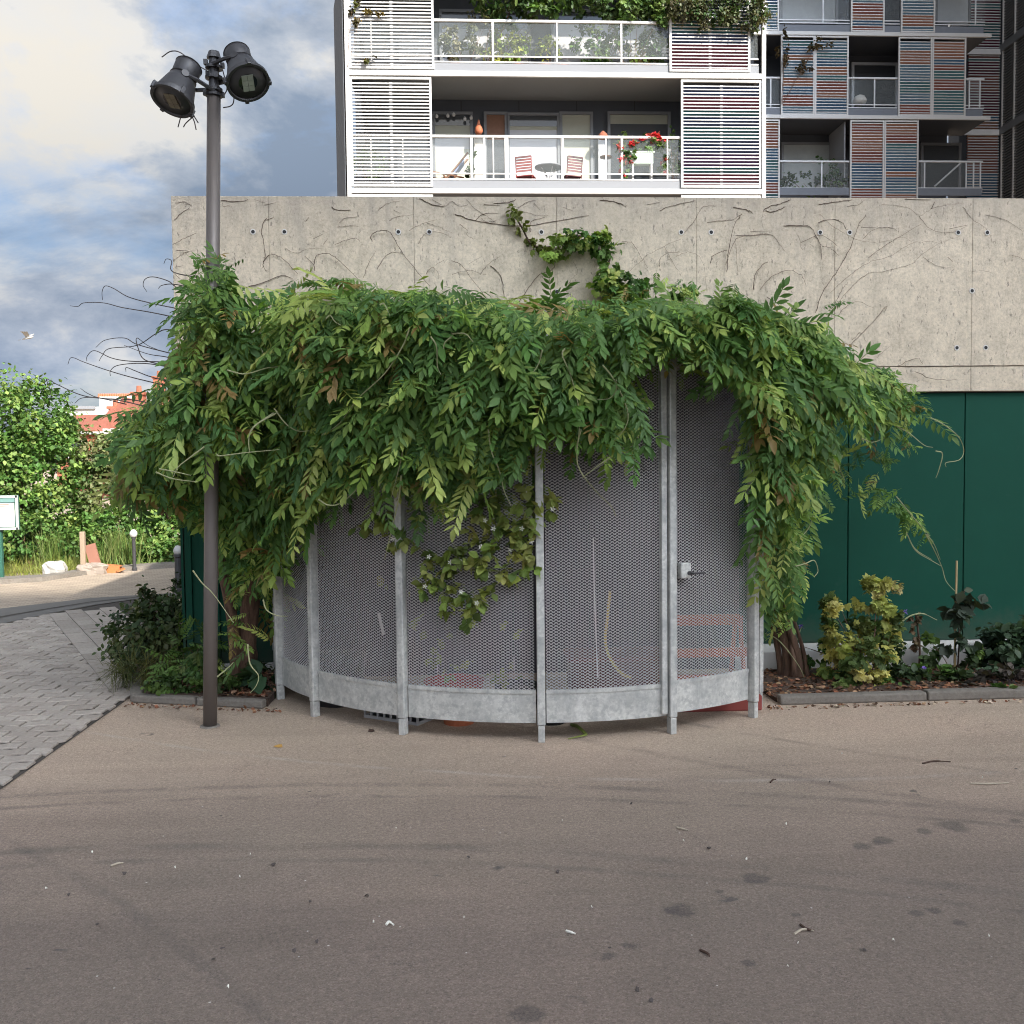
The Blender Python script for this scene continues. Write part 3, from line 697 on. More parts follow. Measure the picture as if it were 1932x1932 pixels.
V, F = flat_expanded(rp, rq, ZK1 + .02, TOPZ); link('mesh_panel', np_mesh('mesh_panel', V, F, M['mesh']), cage)
d_ = Vector((rq[0]-rp.x, rq[1]-rp.y, 0)); m_ = Matrix.Translation((rp.x, rp.y, 0)) @ Matrix.Rotation(math.atan2(d_.y, d_.x), 4, 'Z')
b = MB(); b.box((.03, -.002, ZK0), (d_.length, .002, ZK1), mat=m_); b.build('kick_plate', M['galv'], cage)
b = MB(); b.box((.03, -.02, TOPZ), (d_.length, .02, TOPZ + .05), mat=m_); b.build('top_rail', M['galv'], cage)
for a in (-139.3, -93.9, -52.8):
    b = MB(); b.tube([pol(a, RC, TOPZ + .02), (CX + math.cos(RD(a))*.35, WALL_Y - .03, TOPZ + .02)], .02, 8); b.build('roof_bar', M['galv'], cage)

# ------------------------------------------------------------------ floodlight mast
PX, PY = -1.563, 6.01
mast = empty('floodlight_mast', (PX, PY, 0), 'charcoal lamp post with two bell-shaped floodlights rising through the vine', 'lamp post')
top = Vector((-1.437, 6.0, 3.79)); foot = Vector((PX, PY, 0))
ax = (top - foot).normalized()
def alongp(z): return foot + ax*(z/ax.z)
pp = MB(); pp.tube([foot, alongp(1.0), alongp(2.2), alongp(3.80)], [.042, .042, .041, .040], 32); pp.build('pole', M['polepaint'], mast, smooth=True)
ft = MB(); ft.lathe([(.043, .0), (.062, .0), (.058, .006), (.043, .008)], 24, Matrix.Translation(foot), 0, None, False); ft.build('footing', M['kerb'], mast)
ctop = MB(); ctop.tube([alongp(3.80), alongp(4.02)], [.030, .030], 20); ctop.tube([alongp(4.02), alongp(4.06)], [.045, .032], 8)
for z in (3.80, 3.83, 3.90, 3.96): ctop.tube([alongp(z), alongp(z + .016)], [.051, .051], 14)
for z, a in ((3.815, 20), (3.815, 200), (3.87, 80), (3.91, 300), (3.94, 150), (3.99, 30), (3.99, 210)):
    c = alongp(z) + Vector((math.cos(RD(a))*.05, math.sin(RD(a))*.05, 0)); ctop.cbox(c, (.022, .022, .03))
ctop.build('head_bracket', M['lamp'], mast)
def floodlight(face, aim, lens, led, label, side):
    face, aim = Vector(face), Vector(aim).normalized()
    q = aim.to_track_quat('Z', 'Y').to_matrix().to_4x4(); m = Matrix.Translation(face) @ q
    h = MB(); h.lathe([(.068, -.280), (.074, -.277), (.078, -.25), (.074, -.185), (.070, -.178), (.070, -.162), (.080, -.158), (.092, -.12), (.112, -.045), (.118, -.022), (.118, 0.0)], 36, m)
    fl = h.build('floodlight', M['lamp'], mast, smooth=True); fl['label'] = label
    r_ = MB(); r_.lathe([(.120, -.020), (.127, -.017), (.127, .007), (.112, .007), (.107, -.002)], 40, m, 0, None, False); r_.build('rim', M['lamp'], fl)
    g_ = MB(); g_.lathe([(.108, -.001), (.0005, .001)], 36, m, 0, None, False); g_.build('lens', lens, fl)
    l_ = MB()
    for i in range(3):
        for j in range(2):
            l_.cbox(m @ Vector((0, 0, 0)), (.001, .001, .001)) if False else l_.box((-.033 + j*.034, -.054 + i*.036, .0015), (-.001 + j*.034, -.020 + i*.036, .005), mat=m @ Matrix.Rotation(RD(25*side), 4, 'Z'))
    l_.build('led_panel', led, fl)
    for a in (15, 105, 195, 285):
        c_ = MB(); c_.box((.115, -.012, -.036), (.137, .012, .011), mat=m @ Matrix.Rotation(RD(a), 4, 'Z')); c_.build('clip', M['lamp'], fl, bevel=.003)
    for z in (-.272, -.175): 
        b_ = MB(); b_.lathe([(.073, z), (.0805, z + .004), (.073, z + .008)], 30, m, 0, None, False); b_.build('cooling_fin', M['lamp'], fl)
    y_ = MB()
    for sg, zz_ in ((1, 3.96 if side > 0 else 3.86), (-1, 3.90 if side > 0 else 3.81)):
        s = m @ Vector((0, 0, -.15)); root = alongp(zz_)
        d_ = (root - s).normalized(); n_ = d_.cross(aim).normalized()*.078*sg
        y_.tube([s + n_, s + n_*.9 + d_*.07, root + n_*.45], [.013, .012, .012], 6); y_.lathe([(.022, -.008), (.022, .008)], 14, Matrix.Translation(s + n_*1.08) @ n_.to_track_quat('Z', 'Y').to_matrix().to_4x4())
    y_.build('yoke', M['lamp'], fl)
floodlight(at(325, 190, 5.86), (-.273, -.389, -.880), M['lensbrown'], M['ledbrown'], 'left floodlight with dirty brown lens', -1)
floodlight(at(468, 156, 5.86), (.330, -.482, -.812), M['lens'], M['led'], 'right floodlight with dark clear lens and pale panel', 1)
for pts in ([(390, 133), (365, 118), (340, 99), (322, 97), (305, 108)], [(371, 218), (355, 232), (350, 240)][::-1], [(362, 212), (370, 228), (374, 245)], [(346, 217), (340, 240)], [(440, 160), (441, 190), (435, 200), (421, 203)], [(360, 205), (368, 216), (378, 232)], [(420, 132), (428, 165), (424, 178)]):
    w_ = MB(); w_.tube(spline([at(x - (4 if y > 180 and x < 400 else 0), y, 5.95) for x, y in pts]), .0035, 5); w_.build('loose_wire', M['darkstem'], mast)

# ------------------------------------------------------------------ apartment block with white louvres
BY = 23.0; BB = 24.45
xl, xa, xb, xr = -2.47, -0.547, 5.275, 7.238
apt = empty('apartment_building', (2.4, 24, 0), 'sunlit white apartment block with sliding louvre shutters and planted balconies', 'building')
SLABS = [7.86, 10.527, 13.2]
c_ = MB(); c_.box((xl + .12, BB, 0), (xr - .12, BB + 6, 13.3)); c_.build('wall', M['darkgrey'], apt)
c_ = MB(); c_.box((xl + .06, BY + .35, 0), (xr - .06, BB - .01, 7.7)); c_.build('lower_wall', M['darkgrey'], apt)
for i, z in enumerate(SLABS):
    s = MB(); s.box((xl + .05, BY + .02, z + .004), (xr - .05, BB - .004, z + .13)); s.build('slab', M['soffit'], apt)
    f = MB(); f.box((xl, BY - .05, z), (xr, BY + .018, z + .118)); f.build('slab_fascia', M['white'], apt, bevel=.008)
    if i < 2:
        u = MB(); u.box((xl + .1, BY + .025, z + .134), (xr - .1, BY + .1, z + .315)); u.build('parapet', M['greyrender'], apt)
for x in (xl, xr):
    p = MB(); p.box((x - .045, BY - .06, 6.9), (x + .045, BY + .05, 13.25)); p.build('corner_post', M['white'], apt, bevel=.008)
for x in (xl + .2, xr - .2):              # party walls closing the loggias
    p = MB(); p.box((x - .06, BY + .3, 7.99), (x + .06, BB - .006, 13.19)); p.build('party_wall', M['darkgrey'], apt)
slat_cache = {}
def slat_mesh(w, lip, depth, drop, mats, key, clip):
    k = (round(w, 3), key, clip)
    if k not in slat_cache:
        b = MB(); b.box((0, 0, -lip/2), (w, .012, lip/2), 0)
        b.add([(0, .012, lip*.1), (w, .012, lip*.1), (w, depth, -drop), (0, depth, -drop), (0, .012, -lip*.3), (w, .012, -lip*.3), (w, depth, -drop - .008), (0, depth, -drop - .008)],
              [(0, 1, 2, 3), (7, 6, 5, 4), (2, 6, 7, 3), (0, 3, 7, 4), (1, 5, 6, 2)], 1)
        if clip: b.box((w/2 - .035, -.008, -lip*.75), (w/2 + .035, .02, lip*.75), 0)
        slat_cache[k] = b.mesh('slat', mats)
    return slat_cache[k]
def shutter(parent, x0, x1, z0, z1, Y, pitch, lip, depth, drop, mats_of, clip=True, st=.05, top=True, name='shutter', front=M['white']):
    f = MB()
    for x in (x0, x1 - st): f.box((x, Y - .004, z0), (x + st, Y + .05, z1))
    f.box((x0 + st, Y - .004, z0), (x1 - st, Y + .05, z0 + .05))
    if top: f.box((x0 + st, Y - .004, z1 - .05), (x1 - st, Y + .05, z1))
    fr = f.build(name, front, parent)
    n = int((z1 - z0 - .1)/pitch)
    for i in range(n):
        mats, key = mats_of(i, n)
        o = link('slat', slat_mesh(x1 - x0 - 2*st - .004, lip, depth, drop, mats, key, clip), fr)
        o.location = (x0 + st + .002, Y, z0 + .05 + pitch*(i + .5)); 
    return fr
def colour(name, c): return plain(name, c, 0.5, 0, 0.06)
CM = {'navy': colour('slat_navy', (.03, .05, .13)), 'wine': colour('slat_wine', (.16, .03, .06)), 'plum': colour('slat_plum', (.10, .05, .14)), 'teal': colour('slat_teal', (.02, .10, .12)),
      'blue': colour('slat_blue', (0.088, 0.206, 0.375)), 'sky': colour('slat_sky', (0.188, 0.338, 0.475)), 'brick': colour('slat_brick', (0.36, 0.132, 0.102)), 'salmon': colour('slat_salmon', (0.483, 0.241, 0.161)), 'sea': colour('slat_sea', (0.088, 0.25, 0.294))}
white_of = lambda i, n: ([M['white'], M['white']], 'w')
def bands(seq, seed):
    r = random.Random(seed); out = []
    while len(out) < 200: out += [r.choice(seq)]*r.randint(2, 4)
    return lambda i, n: ([M['white'], CM[out[i]]], out[i])
PT = .0775
shutter(apt, xl + .05, xa, 8.02, 10.50, BY - .02, PT, .031, .03, .006, white_of)
shutter(apt, xb, xr - .05, 8.02, 10.50, BY - .02, PT, .024, .062, .040, bands(['navy', 'wine', 'plum', 'navy', 'teal'], 3))
shutter(apt, xl + .05, at(819, 100, BY).x, 10.69, 13.17, BY - .02, PT, .031, .03, .006, white_of)
shutter(apt, at(1263, 100, BY).x, at(1415, 100, BY).x, 10.69, 13.17, BY - .02, PT, .024, .062, .040, bands(['navy', 'teal', 'wine', 'navy'], 5))
shutter(apt, xl + .05, xa, 7.0, 7.835, BY - .02, .1, .06, .055, .01, white_of)
shutter(apt, xb, xr - .05, 7.0, 7.835, BY - .02, .1, .06, .055, .01, white_of)
# narrow louvred return on the left corner
sx0, sx1 = Vector((xl - .05, BY)), Vector((xl - .55, BY + 2.6))
sm = MB(); L_ = (sx1 - sx0).length; sm.box((0, -.03, -.02), (L_, 0, .02)); rm = sm.mesh('slat', plain('grey_slat', (.42, .41, .40), .5))
rf = MB(); rot_r = math.atan2(sx1.y - sx0.y, sx1.x - sx0.x)
mr = Matrix.Translation((sx0.x, sx0.y, 0)) @ Matrix.Rotation(rot_r, 4, 'Z')
rf.box((0, .03, 6.8), (L_, .045, 13.2), mat=mr); rfo = rf.build('side_louvre', M['darkgrey'], apt)
for i in range(75):
    z = 6.9 + i*.083
    o = link('slat', rm, rfo); o.location = (sx0.x, sx0.y, z); o.rotation_euler = (0, 0, rot_r)
for z in (8.5, 10.35):
    b = MB(); b.box((0, -.036, z), (L_, .01, z + .09), mat=mr); b.build('louvre_band', M['greyrender'], apt)
# railings
def railing(parent, x0, x1, Y, z0, zh, posts, panes=True, thick=.03, mat=M['white'], low=.15):
    r = MB(); r.box((x0, Y - .03, zh - .03), (x1, Y + .03, zh + .03)); r.build('handrail', mat, parent, bevel=.008)
    for z in (z0 + .02, z0 + low):
        r = MB(); r.box((x0, Y - .014, z - .016), (x1, Y + .014, z + .016)); r.build('rail', mat, parent)
    for x, w in posts:
        r = MB(); r.box((x - w/2, Y - .02, z0 + .038), (x + w/2, Y + .02, zh - .031)); r.build('baluster', mat, parent)
    if panes:
        xs = sorted([x0] + [x for x, _ in posts] + [x1])
        for a, b in zip(xs, xs[1:]):
            if b - a < .15: continue
            g_ = MB(); g_.box((a + .02, Y - .005, z0 + low + .03), (b - .02, Y + .005, zh - .05)); g_.build('glass_pane', M['glass'], parent)
railing(apt, xl + .1, xr - .1, BY + .06, 8.19, 9.19, [(at(p, 300, BY).x, w) for p, w in ((890, .06), (914, .05), (931, .03), (956, .09), (1060, .03), (1144, .03), (1062, .05), (1174, .05), (1260, .03), (700, .03), (760, .03), (1350, .03))])
railing(apt, xl + .1, xr - .1, BY + .06, 10.865, 11.82, [(at(p, 80, BY).x, w) for p, w in ((930, .05), (1051, .03), (1173, .04), (700, .03), (1330, .03))])
# lower loggia: doors and windows in the back wall
def wbox(parent, name, px0, px1, py0, py1, mat, y0, y1, Yp=BB, bevel=0):
    a, b = at(px0, py1, Yp), at(px1, py0, Yp); m = MB(); m.box((a.x, Yp - y1, a.z), (b.x, Yp - y0, b.z)); return m.build(name, mat, parent, bevel=bevel)
def window(parent, px0, px1, py0, py1, fills, frame=M['frame_grey'], Yp=BB, fw=.07):
    a, b = at(px0, py1, Yp), at(px1, py0, Yp); f = MB()
    f.box((a.x, Yp - .09, a.z), (a.x + fw, Yp - .004, b.z)); f.box((b.x - fw, Yp - .09, a.z), (b.x, Yp - .004, b.z)); f.box((a.x + fw, Yp - .09, b.z - fw), (b.x - fw, Yp - .004, b.z))
    fo = f.build('window', frame, parent)
    z1 = b.z - fw
    for frac, mat in fills:
        z0 = b.z - fw - (b.z - fw - a.z)*frac
        g_ = MB(); g_.box((a.x + fw, Yp - .05, z0), (b.x - fw, Yp - .006, z1 - .002)); g_.build('pane', mat, fo); z1 = z0
    return fo
window(apt, 817, 892, 213, 341, [(.16, M['glassdark']), (.33, M['blinddark']), (.52, M['curtain']), (1.0, M['blind'])])
window(apt, 914, 957, 213, 341, [(.38, M['wood']), (1.0, M['glassdark'])])
window(apt, 957, 1056, 215, 341, [(.16, M['glassdark']), (.22, M['blinddark']), (1.0, M['curtain'])])
window(apt, 1056, 1118, 213, 341, [(.14, M['blinddark']), (.4, M['blinddark']), (1.0, M['blind'])])
window(apt, 1146, 1264, 213, 341, [(.14, M['blinddark']), (.45, M['glassdark']), (1.0, M['glassdark'])])
wbox(apt, 'pier', 1128, 1144, 262, 341, M['curtain'], 0.004, .12)
wbox(apt, 'pier', 895, 911, 262, 341, plain('beige_pier', (.45, .42, .36), .8), 0.004, .12)
for px in (870, 979, 1088, 1197):
    wbox(apt, 'lintel_joint', px - .6, px + .6, 191, 212, M['black'], 0.004, .008)
for k, (px, py) in enumerate(((824, 219), (845, 218), (856, 216), (877, 224), (889, 222))):   # string of small bulbs
    b = MB(); p = at(px, py, BB - .2); b.lathe([(.012, .05), (.035, .02), (.042, -.01), (.03, -.04), (.005, -.05)], 10, Matrix.Translation(p)); b.build('bulb', M['white'], apt, smooth=True)
window(apt, 830, 1000, 22, 125, [(.3, M['glassdark']), (1.0, M['curtain'])]); window(apt, 1040, 1240, 22, 125, [(.2, M['glassdark']), (1.0, M['curtain'])])

# ---- things on the balconies
def floor_z(k): return SLABS[k] + .135
def pot(name, x, y, z, r, h, mat, label, cat='pot', group=None):
    b = MB(); b.lathe([(r*.72, 0), (r*.9, h*.8), (r, h*.82), (r, h), (r*.86, h), (r*.84, h*.86), (.004, h*.85)], 20, Matrix.Translation((x, y, z)), 0, None, False)
    b.add([(x + r*.72*math.cos(k*math.pi/10), y + r*.72*math.sin(k*math.pi/10), z) for k in range(20)], [tuple(range(19, -1, -1))])
    o = b.build(name, mat); return tag(o, label, cat, group)
vr = np.random.default_rng(21)
PAL_Y = [(.22, .26, .04), (.28, .30, .05), (.16, .22, .04)]; PAL_D = [(.03, .06, .018), (.045, .08, .025), (.06, .10, .03)]; PAL_G = [(.07, .13, .03), (.10, .17, .04), (.05, .10, .025), (.13, .19, .05)]
PAL_O = [(.09, .10, .05), (.13, .135, .07), (.06, .07, .035), (.16, .16, .09)]
def plant(name, label, blobs, n, protos, size, pal, cat='plant', stems=4, mat=None, group=None, base=None, stemmat=None):
    lo_ = min(blobs, key=lambda b: b[0][2] - b[1][2]); bx, by = (base[0], base[1]) if base else (lo_[0][0], lo_[0][1]); bz = base[2] if base else max(0.0, lo_[0][2] - lo_[1][2])
    r = empty(name, (bx, by, bz), label, cat, group)
    st = MB()
    for k in range(stems):
        b = blobs[k % len(blobs)]; e = Vector(b[0]) + Vector((random.uniform(-.4, .4)*b[1][0], random.uniform(-.4, .4)*b[1][1], random.uniform(0, .5)*b[1][2]))
        s = Vector((bx + random.uniform(-.04, .04), by + random.uniform(-.04, .04), bz)); mid_ = s.lerp(e, .5) + Vector((random.uniform(-.05, .05), random.uniform(-.05, .05), 0))
        th = max(.004, .012*max(b[1])); st.tube(spline([s, mid_, e], 4), [th]*4 + [th*.8]*3 + [th*.5]*2, 5)
    st.build('stem', stemmat or M['bark'], r)
    f = cloud('foliage', mat or M['leaf2'], blobs, n, protos, size, pal, vr, r); f['kind'] = 'stuff'
    return r
YB = BY + .55
def bpx(px, py, Y=YB): p = at(px, py, Y); return (p.x, p.y, p.z)
fz = floor_z(1)
plant('balcony_shrub', 'yellow-green rounded shrub behind the upper balcony glass', [(bpx(953, 88), (.5, .3, .42))], 700, SIM, 1.1, PAL_Y, base=(bpx(953, 90)[0], YB, fz))
plant('balcony_shrub', 'grey-green shrub at the left end of the upper balcony', [(bpx(862, 78), (.35, .3, .45)), (bpx(905, 62), (.35, .3, .5))], 700, SIM, 1.0, PAL_O, base=(bpx(875, 90)[0], YB, fz))
plant('balcony_shrub', 'tall leafy shrub behind the middle of the upper balcony glass', [(bpx(1120, 80), (.55, .3, .5)), (bpx(1170, 60), (.4, .3, .5))], 900, SIM, 1.1, PAL_G, base=(bpx(1130, 90)[0], YB, fz))
plant('balcony_shrub', 'bright green shrub at the right end of the upper balcony', [(bpx(1235, 80), (.4, .3, .5)), (bpx(1205, 95), (.3, .25, .3))], 700, SIM, 1.1, PAL_G + PAL_Y, base=(bpx(1230, 90)[0], YB, fz))
plant('balcony_shrub', 'small gold-leaved shrub beside the white curtain upstairs', [(bpx(1036, 97), (.28, .25, .3))], 320, SIM, 0.9, PAL_Y, base=(bpx(1036, 100)[0], YB, fz))
plant('oleander', 'dark spiky-leaved bush leaning over the upper handrail', [(bpx(985, 12, BY + .3), (.75, .45, .38)), (bpx(1050, -10, BY + .3), (.5, .4, .45)), (bpx(930, -10, BY+.4), (.5, .4, .35))], 1500, SIM, 1.5, PAL_D + PAL_G, stems=7, base=(bpx(905, 90)[0], YB, fz))
plant('ivy_curtain', 'green ivy trailing over the upper handrail towards the right', [(bpx(1130, 2, BY + .2), (.6, .35, .38)), (bpx(1200, 8, BY + .2), (.5, .35, .42)), (bpx(1255, 14, BY + .1), (.45, .35, .42)), (bpx(1245, 45, BY - .02), (.18, .1, .25))], 1800, LOB, .9, PAL_G + PAL_D, stems=6, base=(bpx(1190, 90)[0], YB, fz))
plant('clipped_hedge', 'dense grey-green hedge bulging over the top right shutter', [(bpx(1345, 12, BY - .1), (.66, .4, .5)), (bpx(1405, 18, BY - .1), (.5, .4, .52)), (bpx(1300, 8, BY - .1), (.5, .35, .45))], 6500, SIM, .8, PAL_O + PAL_D, stems=5, base=(bpx(1385, 90)[0], BY + .5, fz))
plant('creeper_strand', 'thin brown-tipped creeper on the upper left shutter', [(bpx(668, 22, BY - .12), (.14, .05, .35)), (bpx(690, 28, BY - .1), (.3, .05, .12)), (bpx(697, 110, BY - .1), (.16, .05, .1))], 260, SIM, .8, [(.14, .10, .03), (.10, .11, .03), (.06, .05, .02)], stems=3, base=(xl + .05, BY - .1, 10.66))
for k, (px, r) in enumerate(((858, .16), (975, .17), (1025, .19), (1060, .18), (1140, .15), (1215, .16))):
    pot('flower_pot', bpx(px, 100)[0], BY + .33, fz, r, .26, M['terracotta'] if k != 4 else M['greyrender'],
        ('terracotta pot at the left end of the upper balcony', 'terracotta pot below the yellow-green shrub upstairs', 'wide terracotta pot below the gold-leaved shrub', 'terracotta pot right of the white curtain upstairs', 'grey pot in the middle of the upper balcony', 'terracotta pot near the right end of the upper balcony')[k], group='pots on the upper balcony')
fz = floor_z(0)
def chair(name, x, y, z, mat, rz, label, group=None, w=.42):
    r = empty(name, (x, y, z), label, 'chair', group, rz); m = Matrix.Translation((x, y, z)) @ Matrix.Rotation(rz, 4, 'Z')
    for sx in (-1, 1):
        for sy in (-1, 1):
            l = MB(); l.tube([m @ Vector((sx*w*.46, sy*w*.42, 0)), m @ Vector((sx*w*.42, -sy*w*.38, .44))], .014, 6); l.build('leg', mat, r)
    for k in range(5):
        s = MB(); s.box((-w/2, -w/2 + k*w/5 + .006, .44), (w/2, -w/2 + (k+1)*w/5 - .006, .46), mat=m); s.build('seat_slat', mat, r)
    for sx in (-1, 1):
        b = MB(); b.tube([m @ Vector((sx*w*.46, w*.45, .40)), m @ Vector((sx*w*.46, w*.62, .88))], .014, 6); b.build('back_post', mat, r)
    for k in range(6):
        b = MB(); b.cbox(m @ Vector((0, w*.5 + k*.016, .56 + k*.06)), (w*.94, .014, .045), 0, rz); b.build('back_slat', mat, r)
    return r
redch = plain('faded_red_paint', (.22, .03, .025), .55)
chair('balcony_chair', bpx(993, 310, BY + .75)[0], BY + .75, fz, redch, RD(160), 'pale red folding chair left of the balcony table', 'folding chairs on the lower balcony')
chair('balcony_chair', bpx(1076, 310, BY + .75)[0], BY + .75, fz, plain('dark_red_paint', (.10, .01, .012), .5), RD(200), 'dark red slatted folding chair right of the balcony table', 'folding chairs on the lower balcony')
tx = bpx(1035, 310, BY + .8)[0]
tb = empty('balcony_table', (tx, BY + .8, fz), 'small round table between the two red chairs', 'table')
b = MB(); b.lathe([(.33, .70), (.34, .71), (.34, .73), (.33, .735)], 28, Matrix.Translation((tx, BY + .8, fz))); b.build('table_top', M['greyrender'], tb)
for k in range(4):
    b = MB(); a = k*math.pi/2 + .4; b.tube([(tx + .26*math.cos(a), BY + .8 + .26*math.sin(a), fz), (tx - .2*math.cos(a), BY + .8 - .2*math.sin(a), fz + .7)], .013, 6); b.build('leg', M['white'], tb)
# wooden deck chair seen from the side
dx = bpx(853, 320, BY + .6)[0]; dk = empty('deck_chair', (dx, BY + .7, fz), 'brown wooden deck chair with cushion beside the left window', 'chair')
for sy in (.45, .95):
    for pts in ([(-.42, 0), (.38, .95)], [(-.2, .42), (.05, 0)], [(-.46, .50), (.28, .36)], [(.05, .38), (.42, 0)]):
        b = MB(); b.tube([(dx + x, BY + sy, fz + z) for x, z in pts], .022, 6); b.build('rail', M['wood'], dk)
for k in range(8):
    b = MB(); t_ = k/7; b.cbox((dx - .25 + t_*.25, BY + .7, fz + .36 + .01*k), (.03, .48, .02)); b.build('slat', M['wood'], dk)
b = MB(); b.cbox((dx + .12, BY + .7, fz + .62), (.08, .44, .5), ry=RD(38)); b.build('cushion', plain('blue_cushion', (.25, .3, .45), .9), dk, bevel=.03)
fx = bpx(1213, 303, BY + .05)[0]
fb = empty('flower_box', (fx, BY + .2, fz + .5), 'pale green window box hooked inside the railing', 'planter')
zc = bpx(1213, 300, BY + .2)[2]
b = MB(); b.box((fx - .26, BY + .1, zc - .14), (fx + .26, BY + .32, zc + .12)); b.build('box', plain('pale_green_box', (.42, .50, .42), .5), fb, bevel=.02)
b = MB(); b.box((fx - .29, BY + .09, zc + .12), (fx + .29, BY + .33, zc + .15)); b.build('rim', plain('pale_green_rim', (.5, .56, .48), .5), fb)
for s_ in (-.22, .22):
    b = MB(); b.box((fx + s_ - .02, BY + .12, fz), (fx + s_ + .02, BY + .3, zc - .142)); b.build('leg', M['white'], fb)
fr_ = plant('red_geraniums', 'red geraniums spilling from the pale green box', [(bpx(1185, 285, BY + .2), (.25, .2, .35)), (bpx(1225, 272, BY + .2), (.4, .2, .2)), (bpx(1250, 310, BY + .2), (.14, .15, .25)), (bpx(1178, 315, BY + .2), (.14, .15, .2))], 700, LOB, .8, PAL_G, base=(fx, BY + .2, zc + .13))
fl_ = cloud('flowers', M['leaf2'], [(bpx(1185, 282, BY + .12), (.26, .15, .36)), (bpx(1228, 268, BY + .12), (.42, .15, .22)), (bpx(1252, 312, BY + .12), (.13, .12, .22)), (bpx(1176, 315, BY + .1), (.14, .12, .2))], 420, LOB, .6, [(.55, .03, .04), (.65, .07, .08), (.7, .16, .15)], vr, fr_, 'stuff', clump=12, jitter=.08)
px_ = bpx(1142, 310, BY + .5)[0]
bt = empty('bird_table', (px_, BY + .4, fz), 'brown flat bird table on a thin pole by the pale pier', 'bird table')
b = MB(); b.tube([(px_, BY + .4, fz), (px_, BY + .4, bpx(1142, 297, BY + .4)[2])], .014, 8); b.build('pole', M['wood'], bt)
b = MB(); b.lathe([(.02, -.03), (.14, -.01), (.15, .015), (.13, .012), (.02, 0)], 20, Matrix.Translation((px_, BY + .4, bpx(1142, 297, BY + .4)[2]))); b.build('tray', M['wood'], bt)
pot('pumpkin_pot', bpx(1271, 320, BY + .35)[0], BY + .35, fz, .13, .24, M['yellow'], 'orange-yellow pot at the right end of the lower balcony')
pot('flower_pot', bpx(888, 330, BY + .35)[0], BY + .35, fz, .13, .22, M['yellow'], 'ochre pot under the small plant on the lower balcony')
plant('balcony_plant', 'small leafy plant in an ochre pot on the lower balcony', [(bpx(888, 310, BY + .35), (.14, .12, .26))], 160, SIM, .8, PAL_D, base=(bpx(888, 330, BY + .35)[0], BY + .35, fz + .2))
plant('balcony_plant', 'leafy plant half hidden behind the lower left shutter', [(bpx(690, 320, BY + .5), (.5, .25, .4))], 500, SIM, .9, PAL_G, base=(bpx(690, 335, BY + .5)[0], BY + .5, fz))
plant('balcony_plant', 'dark leafy plant at the right end of the lower balcony', [(bpx(1272, 290, BY + .6), (.2, .2, .5))], 320, SIM, .9, PAL_D, base=(bpx(1272, 330, BY + .6)[0], BY + .6, fz))
hb = MB(); p0 = at(1136, 262, BB - .3); hb.lathe([(.02, .14), (.10, .06), (.13, 0), (.10, -.05), (.02, -.06)], 16, Matrix.Translation((p0.x, p0.y - .15, p0.z))); tag(hb.build('hanging_lantern', M['brick'], smooth=True), 'small reddish ornament on top of the pale pier', 'ornament')
hb = MB(); p0 = at(903, 250, BB - .3); hb.lathe([(.02, .25), (.04, .15), (.09, .05), (.10, -.03), (.06, -.1)], 16, Matrix.Translation((p0.x, p0.y - .15, p0.z))); tag(hb.build('hanging_lantern', M['terracotta'], smooth=True), 'terracotta ornament above the beige pier', 'ornament')

# ------------------------------------------------------------------ block with coloured louvres, set back in the shade
CYB = 33.0; CBK = 34.6
blk = empty('coloured_louvre_building', (14, 34, 0), 'shaded apartment block with blue, red and teal louvre shutters', 'building')
def cx(px, py=200): return at(px, py, CYB).x
CX0, CX1 = cx(1441), cx(1868)
ZS = [10.35 - 2.74, 10.36, 13.11, 15.87, 18.6]
b = MB(); b.box((xr + .1, CBK, 0), (cx(1831), CBK + 6, 22)); b.build('wall', M['darkgrey'], blk)
def zc_(py): return at(1600, py, CYB).z
for k, z in enumerate((zc_(225), zc_(68), zc_(-90))):
    s = MB(); s.box((xr + .2, CYB + .03, z + .003), (CX1 - .12, CBK - .004, z + .12)); s.build('slab', M['soffit'] if False else M['darkgrey'], blk)
    f = MB(); f.box((CX0 - .8, CYB - .05, z), (CX1, CYB + .028, z + .125)); f.build('slab_fascia', M['white'], blk, bevel=.008)
for z in (zc_(375), zc_(225), zc_(68)):
    u = MB(); u.box((CX0 - .8, CYB + .03, z + .126), (cx(1855), CYB + .1, z + .37)); u.build('parapet', plain('blue_grey_render', (.16, .175, .20), .8), blk)
seqs = ['blue', 'brick', 'sky', 'salmon', 'blue', 'sea', 'brick', 'salmon', 'sky', 'sea']
PC = .0945
def cshut(pa, pb, pt, pbm, seed, two=True):
    z0, z1 = zc_(pbm), zc_(pt); a, b = cx(pa), cx(pb); mid_ = (a+b)/2
    for q, (u, v) in enumerate(((a, mid_ - .005), (mid_ + .005, b)) if two else ((a, b),)):
        shutter(blk, u, v, z0, z1, CYB - .03, PC, .026, .075, .056, bands(seqs, seed*7 + q), False, .05, name='shutter')
cshut(1442, 1471, 227, 377, 1, False); cshut(1604, 1733, 227, 377, 2); cshut(1473, 1600, 69, 218, 3); cshut(1694, 1821, 69, 218, 4)
cshut(1443, 1469, -60, 60, 5, False); cshut(1604, 1667, -60, 60, 6, False); cshut(1698, 1762, -60, 60, 8, False)
railc = plain('pale_rail', (.55, .56, .57), .4)
